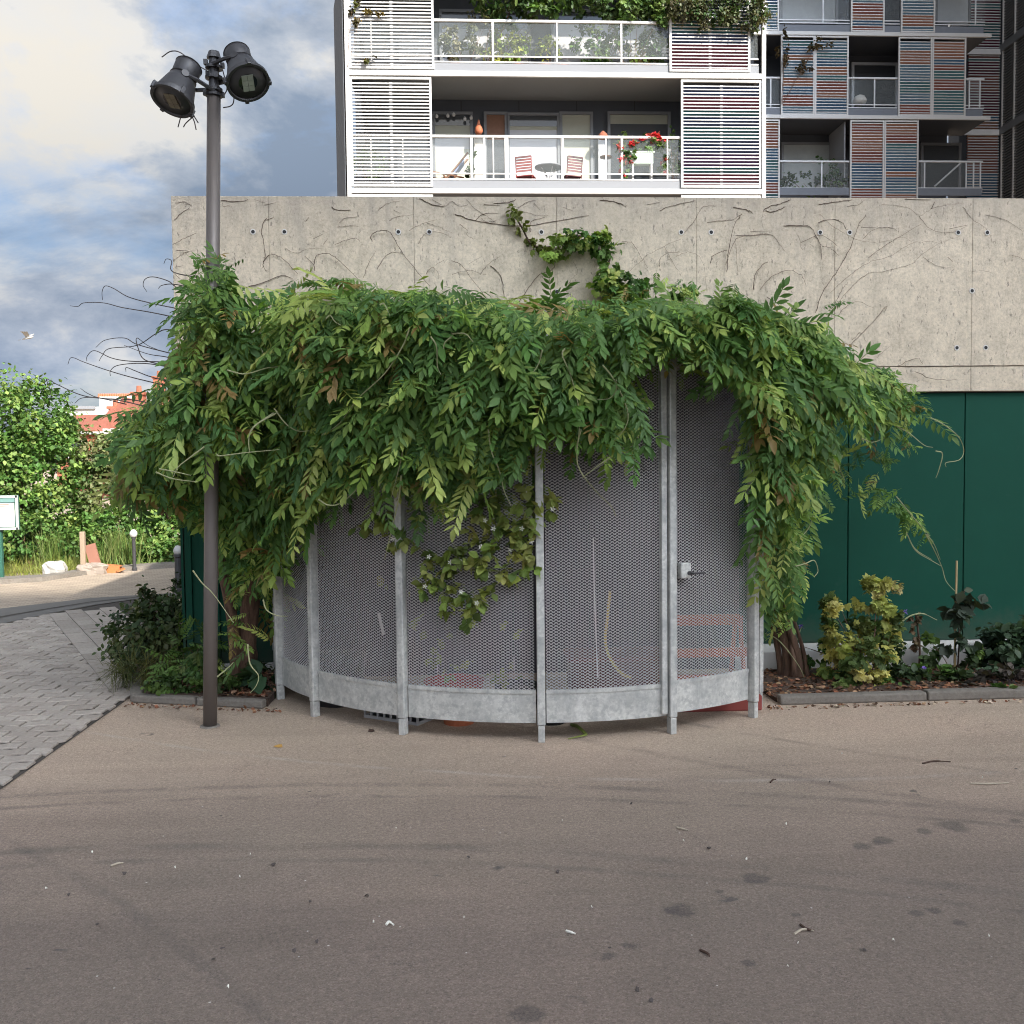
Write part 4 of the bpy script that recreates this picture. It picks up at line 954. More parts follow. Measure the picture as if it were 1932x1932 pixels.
for pa, pb, ph, pbm, posts in ((1471, 1604, 304, 361, (1552,)), (1733, 1857, 303, 360, (1747, 1826, 1840, 1853)), (1443, 1473, 147, 204, (1455,)), (1601, 1694, 146, 203, (1651,)), (1821, 1858, 146, 203, (1830, 1850)), (1469, 1604, -12, 44, (1553,)), (1667, 1698, -12, 44, ()), (1762, 1858, -12, 44, (1840,))):
    railing(blk, cx(pa), cx(pb), CYB + .06, zc_(pbm), zc_(ph), [(cx(p), .04) for p in posts], True, .03, railc, .12)
def cwin(pa, pb, pt, pbm, fills, fr=M['frame_grey']): window(blk, pa, pb, pt, pbm, fills, fr, CBK, .09)
cwin(1473, 1570, 270, 362, [(.99, plain('roller_blind', (.30, .32, .31), .8))]); cwin(1735, 1812, 271, 362, [(.1, M['glassdark']), (1, M['glassdark'])]); cwin(1605, 1693, 120, 204, [(.2, M['glassdark']), (1, M['glassdark'])], plain('pale_frame', (.4, .42, .44), .5))
cwin(1470, 1580, -10, 45, [(1, plain('grey_blind', (.38, .40, .40), .8))]); cwin(1762, 1830, -10, 45, [(1, plain('grey_blind_b', (.40, .42, .43), .8))])
b = MB(); b.box((cx(1600) - .05, CYB + .2, zc_(362)), (cx(1600), CBK - .01, zc_(226))); b.build('divider', M['greyrender'], blk)
b = MB(); b.tube([at(1763, 352, CYB + .9), at(1812, 308, CYB + .9)], .03, 8); b.build('stair_rail', railc, blk)
# louvred wall between the balconies and the dark wing
WX = 20.27
lw_ = MB(); a, bq = at(1826, 200, 36).x, WX - .02
lw_.box((a, 36.1, 6), (bq, 36.6, 22)); lwo = lw_.build('louvre_wall', M['darkgrey'], blk)
lv = MB(); r5 = random.Random(5); z = 8.0; cols = [CM[k] for k in ('brick', 'salmon', 'blue', 'sea', 'wine')]
ci = 0
while z < 21:
    if r5.random() < .3: ci = r5.randrange(5)
    lv.box((a, 35.96, z - .018), (bq, 35.98, z + .018), 0)
    lv.add([(a, 35.985, z), (bq, 35.985, z), (bq, 36.07, z - .05), (a, 36.07, z - .05)], [(0, 1, 2, 3)], 1 + ci); z += .1
tag(lv.build('louvre', [plain('pale_louvre', (.45, .45, .46), .5)] + cols, blk), kind='stuff')
for py in (99, 251):
    z = at(1850, py, 36).z; b = MB(); b.box((a - .3, 35.9, z - .1), (bq, 35.955, z + .1)); b.build('louvre_band', plain('band_white', (.6, .6, .6), .5), blk)
plant('balcony_tree', 'dark leafy plants behind the lower glass of the coloured block', [(at(1510, 345, CYB + .5), (.9, .3, .35)), (at(1560, 320, CYB + .5), (.5, .3, .5)), (at(1580, 345, CYB + .5), (.5, .3, .4))], 700, SIM, 1.3, PAL_D, base=(cx(1540), CYB + .5, zc_(361)))
plant('balcony_tree', 'dry climber on the middle left coloured shutter', [(at(1478, 88, CYB - .2), (.25, .1, .6)), (at(1545, 85, CYB - .2), (.5, .08, .3)), (at(1525, 125, CYB - .2), (.4, .08, .3))], 420, SIM, 1.0, [(.10, .07, .03), (.07, .05, .025)], base=(cx(1472), CYB - .15, zc_(200)))
hb = MB(); p0 = at(1622, 190, CYB + .3); hb.lathe([(.05, -.2), (.2, -.12), (.24, 0), (.16, .14), (.03, .2)], 14, Matrix.Translation(p0)); tag(hb.build('white_bundle', M['bag'], smooth=True), 'white bundle behind the glass of the middle balcony', 'bundle')
# dark wing coming forward on the right
wing = empty('dark_wing_building', (WX + 4, 24, 0), 'dark louvred wing at the right edge with white mullions', 'building')
b = MB(); b.box((WX + .1, 17, 0), (WX + 10, 40, 29.5)); b.build('wall', M['darkgrey'], wing)
for k in range(17):
    y = 35.8 - k*.78; b = MB(); b.box((WX - .03, y - .03, 6), (WX + .09, y + .03, 24)); b.build('mullion', M['white'] if k < 8 else M['greyrender'], wing)
for zz_ in range(7):
    z = at(1887, 94, 36).z - 6.04 + zz_*3.02; b = MB(); b.box((WX - .05, 17.1, z - .13), (WX + .08, 36, z + .13)); b.build('floor_band', M['frame_grey'], wing)
lv = MB(); z = 8.0
while z < 22: lv.box((WX, 22, z), (WX + .07, 35.9, z + .035)); z += .1
tag(lv.build('louvre', M['soffit'], wing), kind='stuff')

# ------------------------------------------------------------------ the tall building across the street that shades the square
opp = empty('opposite_building', (24, -30, 0), 'tall pale apartment block across the square behind the viewer', 'building')
OY, OH = -25.0, 30.0
b = MB(); b.box((10.5, OY - 12, 0), (32, OY, OH)); b.build('wall', M['facade'], opp)
wm = MB(); wm.box((0, 0, 0), (1.3, .06, 1.7)); wme = wm.mesh('window', M['glassdark'])
for i in range(9):
    for j in range(7):
        o = link('window', wme, opp); o.location = (11.8 + j*2.8, OY + .002, 1.2 + i*3.2)

# ------------------------------------------------------------------ wisteria over the cage
MROT = np.array([list(r) for r in ROT]); CAMP = np.array([0, 0, CAM_H])
def inside_poly(poly, x, y):
    poly = np.array(poly, float); ins = np.zeros(len(x), bool); j = len(poly) - 1
    for i in range(len(poly)):
        xi, yi = poly[i]; xj, yj = poly[j]
        ins ^= ((yi > y) != (yj > y)) & (x < (xj-xi)*(y-yi)/(yj-yi+1e-9) + xi); j = i
    return ins
def mass(p):                              # > 0 inside the leafy masses that grow over the cage, round the mast and to the right
    x, y, z = p[..., 0], p[..., 1], p[..., 2]
    d = np.hypot(x-CX, y-CY)
    bulge = 2.18 + .30*np.clip((z-1.2)/1.0, 0, 1)
    ztop = 2.42 + .42*np.sqrt(np.clip(1 - (d/2.55)**2, 0, 1))
    a = np.minimum(bulge - d, ztop - z); a = np.minimum(a, z - .9)
    b = 1 - np.sqrt(((x+1.75)/1.1)**2 + ((y-(6.92 - .35*np.clip((z-1.5)/.5, 0, 1)))/.72)**2 + ((z-1.95)/1.2)**2)
    c = 1 - np.sqrt(((x-2.45)/1.15)**2 + ((y-6.85)/.55)**2 + ((z-1.75)/1.25)**2)
    e = np.minimum(np.minimum(.33 - np.hypot(x-PX-.06, y-PY), 3.15 - z), z - 1.75)
    return np.maximum(np.maximum(a, b), np.maximum(c, e))
def grow(poly, n, rng, depth=0.55, fallback=6.85, front_bias=1.6):
    poly = np.array(poly, float); lo, hi = poly.min(0), poly.max(0); P = []
    out_p, out_n = [], []
    while len(out_p) < n:
        k = 4000; x = rng.uniform(lo[0], hi[0], k); y = rng.uniform(lo[1], hi[1], k); m = inside_poly(poly, x, y); x, y = x[m], y[m]
        d = (MROT @ np.stack([(x-966)/FOC, -(y-966)/FOC, -np.ones(len(x))])).T
        t0 = np.full(len(x), np.nan)
        for t in np.arange(4.8, 7.4, .04):
            p = CAMP + d*(t/d[:, 1:2]); hit = (mass(p) > 0) & np.isnan(t0); t0[hit] = t
        fb = np.isnan(t0); t0[fb] = fallback
        yy = np.minimum(t0 + depth*rng.uniform(0, 1, len(x))**front_bias, 7.3)
        p = CAMP + d*(yy/d[:, 1])[:, None]
        e = .03; q = CAMP + d*(t0/d[:, 1])[:, None]
        gvec = np.stack([mass(q + np.array(v)*e) - mass(q - np.array(v)*e) for v in ((1, 0, 0), (0, 1, 0), (0, 0, 1))], 1)
        nv = -gvec; nl = np.linalg.norm(nv, axis=1, keepdims=True); nv = np.where(nl > 1e-5, nv/np.maximum(nl, 1e-5), np.array([0, -.8, .6]))
        out_p.extend(p); out_n.extend(nv)
    return np.array(out_p[:n]), np.array(out_n[:n])
OUT_L = [(345,585),(362,520),(382,478),(430,482),(455,548),(472,572),(530,533),(600,518),(660,515),(700,528),(770,543),(830,533),(890,548),(960,573),(1040,583),(1100,583),(1165,610),(1195,700),(1205,760),(1213,830),(1205,900),(1180,885),(1150,870),(1100,850),(1060,835),(1020,845),(1000,885),(960,905),(905,945),(850,985),(826,1000),(800,975),(760,948),(700,938),(640,935),(622,990),(560,995),(545,1060),(540,1180),(500,1180),(440,1100),(420,1070),(385,1010),(345,1005),(325,990),(290,965),(240,975),(185,975),(180,930),(213,870),(220,805),(255,765),(292,725),(312,685),(322,625)]
OUT_R = [(1110,620),(1160,580),(1220,562),(1290,565),(1330,580),(1365,550),(1385,535),(1440,572),(1500,600),(1560,603),(1590,640),(1615,682),(1685,692),(1715,725),(1745,785),(1725,808),(1640,812),(1590,800),(1598,865),(1572,890),(1545,965),(1522,985),(1505,1050),(1532,1090),(1500,1160),(1480,1180),(1445,1170),(1430,1100),(1436,1000),(1424,930),(1416,790),(1390,735),(1330,700),(1260,685),(1200,690),(1130,690)]
wr = np.random.default_rng(5)
def leaf_dirs(P, N, rng, up=0.0):
    n = len(P)
    D = N*.55 + rng.normal(size=(n, 3))*.45 + np.array([0, -.22, -.42 + up])
    F = N*.55 + np.array([0, -.3, 1.0]) + rng.normal(size=(n, 3))*.35
    top = np.clip((P[:, 2] - 2.35)/.3, 0, 1)[:, None]
    D = D*(1-top) + top*(rng.normal(size=(n, 3))*np.array([.8, .6, .3]) + np.array([0, -.35, -.08]))
    return D, F
leaf_variants = []
for k in range(24):
    v, f = PIN[k % len(PIN)]; tn = tints(wr, 1, [PAL_W[k % len(PAL_W)]], .12)
    leaf_variants.append(np_mesh('leaf', v, f, M['leaf'], np.repeat(tn, len(v), 0)))
def wisteria(label, poly, n, n_single, base, trunkpts, radii, extra=None, depth=.6, roof=0):
    r = empty('wisteria', base, label, 'climbing plant')
    for pts, rad in zip(trunkpts, radii):
        t_ = MB(); sp = spline(pts, 6); t_.tube(sp, [rad*(1 - .55*i/(len(sp)-1))*random.uniform(.9, 1.1) for i in range(len(sp))], 10); t_.build('trunk', M['bark'], r, smooth=True)
    P, N = grow(poly, n, wr, depth)
    if extra is not None:
        P2, N2 = extra; P = np.concatenate([P, P2]); N = np.concatenate([N, N2])
    if roof:                             # the canopy lying on top of the cage
        rr_ = 1.55*np.sqrt(wr.uniform(0, 1, roof)); aa_ = wr.uniform(math.pi, 2*math.pi, roof)
        P3 = np.column_stack([CX + rr_*np.cos(aa_), np.minimum(CY + rr_*np.sin(aa_), 7.25), 2.42 + wr.uniform(0, .22, roof)])
        P = np.concatenate([P, P3]); N = np.concatenate([N, np.tile([0, -.2, 1.0], (roof, 1))])
    D, Fn = leaf_dirs(P, N, wr); S = wr.choice([.6, .85, 1.0, 1.15, 1.35], len(P))*wr.uniform(.9, 1.1, len(P))
    S[n:n + (len(extra[0]) if extra is not None else 0)] *= .66
    T = tints(wr, len(P), PAL_W*2 + [(.24, .17, .06)], .2)
    P = P - (D/np.linalg.norm(D, axis=1, keepdims=True))*.11
    tipw = P + (D/np.linalg.norm(D, axis=1, keepdims=True))*.26*S[:, None] + np.array([0, 0, -.10])*S[:, None]
    def pix(q): c = (q - CAMP) @ MROT; return 966 + FOC*c[:, 0]/-c[:, 2], 966 - FOC*c[:, 1]/-c[:, 2]
    ok = inside_poly(poly, *pix(tipw)) & inside_poly(poly, *pix(P))
    ok |= wr.uniform(0, 1, len(P)) < .06
    ok[n:] = True
    P, D, Fn, S, T = P[ok], D[ok], Fn[ok], S[ok], T[ok]
    order = np.argsort(np.linalg.norm(P - CAMP, axis=1) + wr.normal(size=len(P))*.12)
    single, rest = order[:n_single], order[n_single:]
    Rm = frames(D, Fn)
    for i in single:
        m = Matrix([list(map(float, Rm[i][a])) for a in range(3)]).to_4x4()
        o = link('leaf', leaf_variants[wr.integers(0, len(leaf_variants))], r); o.matrix_basis = Matrix.Translation(P[i]) @ m @ Matrix.Scale(float(S[i]), 4)
    V, F, C = scatter(PIN, P[rest], D[rest], Fn[rest], S[rest], T[rest], wr)
    tag(link('foliage', np_mesh('foliage', V, F, M['leaf'], C), r), kind='stuff')
    return r
def along_sprays(sprays, rng, gap=.055):
    P, N = [], []
    for Y, pts in sprays:
        sp = spline([at(x, y, Y) for x, y in pts], 10)
        for a, b in zip(sp, sp[1:]):
            if rng.random() < min(1.0, (b-a).length/gap):
                P.append([a.x, a.y, a.z]); N.append([rng.normal()*.5, -.6, .5])
    return np.array(P), np.array(N)
wl_ = wisteria('big wisteria with pinnate leaves draped over the cage and the lamp post', OUT_L, 3600, 300, (-1.57, 7.05, 0),
    [[(-1.57, 7.05, 0), (-1.55, 7.03, .3), (-1.5, 7.0, .8), (-1.45, 6.95, 1.5), (-1.2, 6.8, 2.2)], [(-1.62, 7.02, .02), (-1.63, 6.95, .5), (-1.7, 6.8, 1.2), (-1.75, 6.6, 2.0)]], [.085, .05],
    extra=along_sprays([(6.05, [(345, 590), (372, 530), (395, 480)]), (6.0, [(400, 640), (428, 560), (435, 490)]), (5.95, [(372, 600), (380, 540), (388, 478)]), (5.95, [(420, 600), (418, 540), (412, 470)]), (6.1, [(470, 580), (455, 560), (440, 520)]), (6.4, [(440, 1105), (445, 1180), (448, 1230), (420, 1265)]), (6.5, [(500, 1190), (480, 1230)])], wr), roof=1100)
wr_ = wisteria('right-hand wisteria with twisted trunk beside the door of the cage', OUT_R, 2100, 200, (2.37, 6.95, 0),
    [[(2.36, 6.92, 0), (2.35, 6.9, .2), (2.25, 6.88, .6), (2.16, 6.86, 1.0), (2.1, 6.8, 2.2)], [(2.43, 6.86, 0), (2.41, 6.85, .2), (2.30, 6.84, .55), (2.2, 6.82, 1.0), (2.2, 6.8, 1.5)], [(2.33, 6.95, 0), (2.28, 6.93, .3), (2.16, 6.9, .7), (2.12, 6.9, 1.2)], [(2.5, 6.88, 0), (2.45, 6.86, .25), (2.3, 6.85, .7)], [(2.39, 6.88, 0), (2.38, 6.83, .12), (2.36, 6.86, .3)]], [.042, .034, .026, .02, .03],
    extra=along_sprays([(6.8, [(1560, 900), (1640, 905), (1700, 960), (1748, 1010)]), (6.7, [(1600, 930), (1660, 940), (1735, 985)]), (6.8, [(1590, 880), (1640, 850), (1690, 880)]), (6.7, [(1640, 800), (1690, 820), (1730, 838)]), (7.0, [(1540, 665), (1555, 600), (1575, 560)]), (7.1, [(1370, 560), (1375, 520)]), (7.0, [(1180, 560), (1240, 530), (1310, 545)]), (6.7, [(1445, 1000), (1450, 1060), (1452, 1130), (1462, 1180)]), (6.75, [(1505, 1000), (1500, 1070), (1490, 1130), (1478, 1175)]), (6.7, [(1475, 980), (1470, 1080), (1465, 1150)]), (6.72, [(1450, 1190), (1446, 1220)])], wr, .04))
def front_y(px, py, fb):
    d = np.array(ray(px, py)); tt = np.arange(4.6, 7.3, .03); q = CAMP + d[None]*(tt/d[1])[:, None]; m = np.where(mass(q) > -.06)[0]
    return min(fb, float(tt[m[0]]) - .02) if len(m) else fb
def tendrils(root, name, mat, rows, rad=.0045, front=False):
    for Y, pts in rows:
        P = [at(x, y, front_y(x, y, Y)) for x, y in pts] if front else [at(x, y, Y if not isinstance(Y, tuple) else Y[0] + (Y[1]-Y[0])*i/(len(pts)-1)) for i, (x, y) in enumerate(pts)]
        sp = spline(P, 7); t_ = MB(); t_.tube(sp, [rad*(1 - .6*i/(len(sp)-1)) for i in range(len(sp))], 5)
        t_.build(name, mat, root)
k_ = 900/1932*.8526                       # the tendrils against the sky, from left of the mast
def Z1(pts): pts = [(pts[0][0] + 130, pts[0][1] + 30)] + pts; return [(x*.3973, y*.3973) for x, y in pts]
tendrils(wl_, 'tendril', M['darkstem'], [((6.1, 6.3), Z1(p)) for p in (
    [(840, 1465), (720, 1440), (610, 1410), (540, 1370), (500, 1358), (485, 1385), (487, 1425)], [(800, 1500), (700, 1480), (580, 1460), (490, 1438), (400, 1438), (370, 1455), (332, 1452)],
    [(850, 1370), (800, 1335), (730, 1315), (690, 1325), (680, 1355), (697, 1385)], [(830, 1350), (770, 1355), (752, 1370)], [(800, 1565), (740, 1585), (650, 1640), (520, 1655), (485, 1690), (470, 1715)],
    [(780, 1670), (650, 1635), (590, 1605), (500, 1615), (455, 1650)], [(790, 1695), (700, 1680), (590, 1640)], [(780, 1720), (620, 1715), (530, 1700), (450, 1665), (415, 1690), (412, 1715)], [(760, 1735), (660, 1725), (560, 1735), (525, 1760), (524, 1785)],
    [(700, 1810), (600, 1785), (500, 1755), (400, 1720), (340, 1698), (322, 1730)], [(720, 1790), (640, 1760), (600, 1745), (598, 1765)], [(560, 1900), (400, 1880), (280, 1830), (222, 1800), (235, 1840), (243, 1885)],
    [(640, 1900), (480, 1890), (420, 1870), (383, 1845)], [(470, 1890), (390, 1890), (355, 1915)], [(820, 1290), (815, 1240), (790, 1230), (778, 1252)], [(690, 1710), (655, 1650), (650, 1605), (700, 1640), (760, 1665)])], .004)
def Zs(x0, y0, w, zw, pts): s_ = w/zw*.8526; return [(x0*.8526 + x*s_, y0*.8526 + y*s_) for x, y in pts]
A_ = lambda p: Zs(360, 420, 640, 1932, p); B_ = lambda p: Zs(1000, 420, 700, 1932, p); C_ = lambda p: Zs(680, 950, 600, 1932, p); D_ = lambda p: Zs(1200, 950, 500, 1380, p); E_ = lambda p: Zs(1640, 700, 626, 1932, p); G_ = lambda p: Zs(220, 900, 480, 1325, p)
tendrils(wl_, 'tendril', M['greenstem'], [(5.55, p) for p in (
    A_([(1650, 920), (1600, 1050), (1480, 1230), (1300, 1400), (1180, 1560), (1060, 1640)]), A_([(430, 1205), (550, 1230), (700, 1190), (800, 1180)]), A_([(745, 1460), (820, 1560), (900, 1610), (980, 1610)]), A_([(740, 1490), (600, 1590), (575, 1680), (580, 1750)]),
    A_([(1090, 860), (1120, 840), (1150, 880), (1190, 905)]), A_([(1450, 770), (1475, 760), (1500, 800), (1515, 840)]), A_([(1790, 980), (1830, 1050), (1835, 1180), (1860, 1235)]), A_([(1930, 980), (1880, 1030), (1880, 1130)]),
    B_([(690, 970), (675, 1010), (720, 1120), (760, 1260), (780, 1400), (765, 1600)]), B_([(920, 1070), (990, 1160), (1070, 1340), (1060, 1450), (980, 1540)]), B_([(1005, 1160), (1000, 1230), (960, 1275), (890, 1280)]), B_([(0, 880), (80, 880), (130, 930)]), B_([(550, 980), (530, 1060), (480, 1140)]))] +
    [(5.5, p) for p in (C_([(690, 100), (660, 250), (600, 480), (650, 420)][:3]), C_([(670, 330), (650, 500), (600, 720), (550, 930)]), C_([(80, 500), (150, 540), (230, 530), (320, 460), (420, 340)]), C_([(1290, 0), (1310, 150), (1370, 300), (1400, 430), (1450, 545)]), D_([(235, 0), (210, 130), (230, 250), (330, 380), (420, 470), (450, 530)]), D_([(420, 170), (330, 230), (240, 300)]),
    G_([(345, 400), (450, 440), (600, 460)]), G_([(365, 380), (450, 395), (560, 420)]), G_([(640, 245), (540, 320), (480, 370), (450, 430)]), G_([(1080, 40), (960, 110), (915, 180), (915, 270)]), G_([(715, 290), (740, 300), (900, 280), (1100, 262)]), G_([(1000, 1180), (1020, 1240), (1080, 1275), (1150, 1280)]), G_([(905, 1450), (920, 1570), (970, 1640), (960, 1700), (920, 1750)]), G_([(720, 1650), (780, 1600), (820, 1560)]), G_([(570, 1000), (630, 1080), (700, 1150), (820, 1320)]))], .0045, True)
tendrils(wr_, 'tendril', M['greenstem'], [(6.75, E_(p)) for p in ([(1290, 690), (1400, 750), (1490, 830), (1520, 920), (1490, 980), (1400, 1000), (1400, 1030)], [(1060, 750), (1150, 800), (1250, 880), (1310, 895)], [(1330, 920), (1375, 940), (1350, 1050), (1330, 1105)], [(1270, 1490), (1320, 1560), (1360, 1660)], [(1130, 1480), (1190, 1590), (1300, 1660)], [(820, 835), (900, 860), (980, 830)], [(690, 950), (670, 1030), (710, 1120)], [(1060, 1230), (1200, 1400), (1290, 1500)])] +
    [(6.8, Zs(1640, 1140, 626, 1932, p)) for p in ([(1260, 130), (1310, 220), (1370, 350), (1400, 450), (1470, 530)], [(1150, 170), (1200, 250), (1300, 310), (1370, 350)], [(370, 350), (440, 330), (500, 310), (525, 380), (500, 420)], [(140, 800), (250, 850), (360, 980), (420, 1080), (450, 1200)], [(490, 0), (460, 90), (370, 190)])], .0045, True)
# ------------------------------------------------------------------ creeper on the concrete: dead stems and one leafy strand
dead = empty('dead_creeper', (1.5, WALL_Y - .02, 2.6), 'bare brown creeper stems clinging to the top of the concrete wall', 'climbing plant')
H_ = lambda p: Zs(1600, 420, 666, 1932, p)
stems_ = [A_(p) for p in ([(85, 90), (150, 85), (190, 105), (150, 95)], [(80, 200), (130, 150), (180, 120)], [(60, 370), (130, 330), (225, 290)], [(70, 480), (130, 430), (200, 405)], [(90, 405), (170, 400)], [(75, 560), (140, 610), (180, 640)], [(80, 520), (140, 505)], [(390, 72), (480, 78), (565, 70)], [(400, 110), (450, 105), (480, 150)], [(610, 65), (680, 85), (660, 80)], [(680, 103), (760, 85)], [(690, 190), (660, 250), (670, 350), (685, 450), (670, 500), (690, 545)], [(690, 205), (740, 182)], [(950, 212), (975, 182)], [(1010, 325), (1070, 295)], [(1080, 365), (1105, 320)],
    [(820, 390), (890, 420), (980, 395), (1060, 388)], [(1150, 365), (1210, 340), (1280, 325), (1335, 350)], [(1180, 225), (1220, 190), (1300, 182)], [(1170, 250), (1250, 240), (1310, 245)], [(1440, 140), (1510, 90), (1590, 78)], [(1130, 110), (1160, 135), (1260, 135)], [(1540, 135), (1585, 155)], [(1510, 205), (1560, 180), (1680, 165)], [(1400, 350), (1390, 310), (1450, 275), (1520, 290), (1600, 420), (1700, 540), (1780, 640)], [(1430, 530), (1480, 450), (1550, 415), (1620, 430)], [(1705, 360), (1760, 295), (1860, 285), (1930, 320)], [(1650, 270), (1720, 230), (1830, 200)], [(1770, 225), (1850, 250), (1930, 290)], [(670, 480), (720, 435), (800, 460), (900, 560)], [(1015, 540), (1015, 460), (1060, 425), (1150, 450), (1300, 590)], [(560, 655), (700, 610), (800, 570), (870, 600)], [(1340, 590), (1370, 500), (1420, 410)], [(1720, 60), (1800, 100), (1890, 115)], [(1800, 60), (1880, 105), (1930, 80)], [(950, 440), (1000, 490), (985, 470)], [(1820, 500), (1880, 470), (1930, 470)], [(1760, 560), (1800, 515), (1840, 560), (1840, 600)])]
stems_ += [B_(p) for p in ([(90, 60), (150, 120), (230, 170), (275, 205)], [(140, 190), (190, 150), (290, 145)], [(180, 170), (210, 195), (270, 185)], [(250, 85), (340, 80), (390, 60)], [(200, 95), (300, 95)], [(390, 125), (450, 135), (520, 155), (590, 157)], [(480, 260), (485, 190), (570, 168)], [(400, 120), (450, 80), (510, 65)], [(0, 70), (50, 100), (100, 90)], [(20, 150), (100, 175), (200, 200), (420, 220), (640, 190), (830, 160)], [(50, 210), (90, 245), (95, 280), (130, 300)], [(500, 80), (545, 125)], [(680, 105), (740, 132)], [(100, 460), (190, 405)], [(170, 520), (230, 450), (295, 410)], [(1270, 128), (1340, 100), (1480, 68)], [(1190, 88), (1270, 75)], [(1420, 260), (1480, 190), (1530, 110), (1600, 95)], [(1560, 200), (1650, 190), (1720, 180), (1780, 140)], [(1370, 410), (1430, 380), (1500, 400), (1540, 480), (1555, 620)], [(1080, 500), (1180, 410), (1290, 350), (1400, 300)], [(1040, 315), (1100, 325), (1150, 400), (1195, 480)], [(1300, 345), (1340, 430), (1390, 500)], [(1270, 470), (1270, 430), (1310, 390), (1390, 380)], [(410, 690), (470, 600), (540, 515), (610, 490), (635, 440)], [(780, 720), (740, 650), (700, 620), (720, 560), (770, 500), (740, 430)], [(0, 435), (60, 460), (130, 560), (230, 680)], [(0, 515), (100, 490), (210, 520)], [(240, 465), (300, 530), (320, 660)], [(1680, 500), (1690, 370), (1730, 210), (1770, 150)], [(1670, 460), (1740, 300), (1860, 275), (1930, 270)], [(1730, 300), (1740, 400), (1745, 520)], [(1840, 610), (1860, 500), (1930, 440)], [(1580, 450), (1600, 400), (1680, 370)], [(1820, 255), (1930, 255)], [(1720, 105), (1800, 120), (1840, 140)], [(900, 60), (1000, 75), (1060, 100)])]
stems_ += [H_(p) for p in ([(260, 140), (290, 110), (370, 90), (430, 65)], [(620, 95), (700, 80), (830, 65)], [(800, 108), (870, 95), (910, 65)], [(1020, 95), (1180, 110), (1260, 165), (1340, 125), (1440, 98), (1530, 85)], [(1260, 170), (1310, 240), (1380, 270), (1480, 272), (1570, 230)], [(1455, 250), (1570, 228)], [(620, 155), (700, 230), (800, 290), (880, 325), (980, 342), (1080, 320), (1160, 305), (1215, 335)], [(390, 235), (450, 228), (560, 240), (600, 300), (630, 380), (635, 450)], [(470, 280), (495, 320), (500, 370), (520, 390)], [(500, 335), (590, 300), (640, 295), (740, 360)], [(80, 290), (180, 295), (290, 285), (340, 320), (400, 400)], [(180, 268), (310, 262)], [(590, 790), (650, 640), (720, 540), (800, 410), (840, 310), (880, 210), (920, 165)], [(700, 800), (760, 700), (850, 600), (930, 540), (1050, 520), (1200, 480), (1300, 400), (1400, 340), (1520, 300)], [(690, 660), (800, 560), (930, 470), (1060, 430), (1200, 350), (1260, 335), (1380, 335)], [(930, 440), (1020, 370), (1120, 310), (1270, 220)], [(900, 315), (960, 260), (1060, 240), (1130, 270)], [(880, 240), (960, 240), (1130, 245)], [(610, 215), (660, 195), (750, 200), (800, 260)], [(200, 640), (220, 540), (250, 480), (290, 462)], [(240, 640), (310, 560), (420, 515), (500, 550), (535, 610)], [(740, 810), (800, 740), (870, 720), (970, 760)], [(810, 1000), (880, 930), (980, 830), (1055, 745), (1030, 800)], [(990, 1080), (1040, 1030), (1090, 995)], [(1600, 525), (1660, 520), (1730, 535)], [(1840, 415), (1900, 435), (1930, 450)], [(1690, 165), (1800, 190), (1930, 270)], [(1440, 435), (1475, 460)], [(1120, 1130), (1240, 1080), (1285, 1120)], [(1180, 1135), (1350, 1130), (1600, 1128), (1930, 1125)], [(1230, 1170), (1350, 1215), (1500, 1222)], [(1170, 62), (1330, 65)], [(1340, 120), (1360, 75)], [(270, 130), (320, 145), (400, 110)], [(1540, 110), (1600, 190), (1680, 240), (1730, 330)], [(1280, 430), (1380, 490), (1480, 500)], [(640, 360), (700, 380), (740, 420)], [(700, 760), (760, 650), (800, 590)], [(830, 960), (890, 920), (920, 980)], [(280, 690), (340, 720), (400, 790)])]
for i, p in enumerate(stems_):
    pts = [at(x + random.uniform(-.6, .6), y + random.uniform(-.6, .6), WALL_Y - .0135 - .02*math.sin(i)**2*(0 if y < 420 else 1)) for x, y in p]
    sp = spline(pts, 5); sp = [q + Vector((random.gauss(0, .0022), 0, random.gauss(0, .0022))) for q in sp]
    b = MB(); rr = random.choice((.0009, .0012, .0015, .0019, .0026))
    b.tube(sp, [rr*(1 - .45*j/(len(sp)-1))*random.uniform(.8, 1.25) for j in range(len(sp))], 5)
    for q in sp[1:-1]:
        if random.random() < .28:
            e = q + Vector((random.uniform(-.02, .02), -.004, random.uniform(-.025, .02))); b.tube([q, e], [rr*.6, rr*.2], 4)
    b.build('stem', M['deadstem'], dead)
crp = empty('wall_creeper', at(1130, 560, WALL_Y - .05), 'leafy green creeper strand climbing the concrete towards the top edge', 'climbing plant')
b = MB(); b.tube(spline([at(x, y, WALL_Y - .04) for x, y in ((1170, 570), (1140, 530), (1150, 475), (1095, 445), (1040, 465), (1005, 462), (985, 430), (965, 395))], 6), .007, 5); b.build('stem', M['deadstem'], crp)
cloud('foliage', M['leaf'], [(tuple(at(x, y, WALL_Y - .12)), (rx, .07, rz)) for x, y, rx, rz in ((1165, 560, .12, .09), (1148, 535, .10, .09), (1152, 500, .06, .10), (1138, 468, .09, .07), (1100, 448, .13, .045), (1060, 460, .12, .05), (1040, 478, .06, .05), (1185, 540, .12, .07), (1290, 550, .10, .04))], 820, LOB, .5, PAL_W, wr, crp, 'stuff', clump=14, jitter=.35)
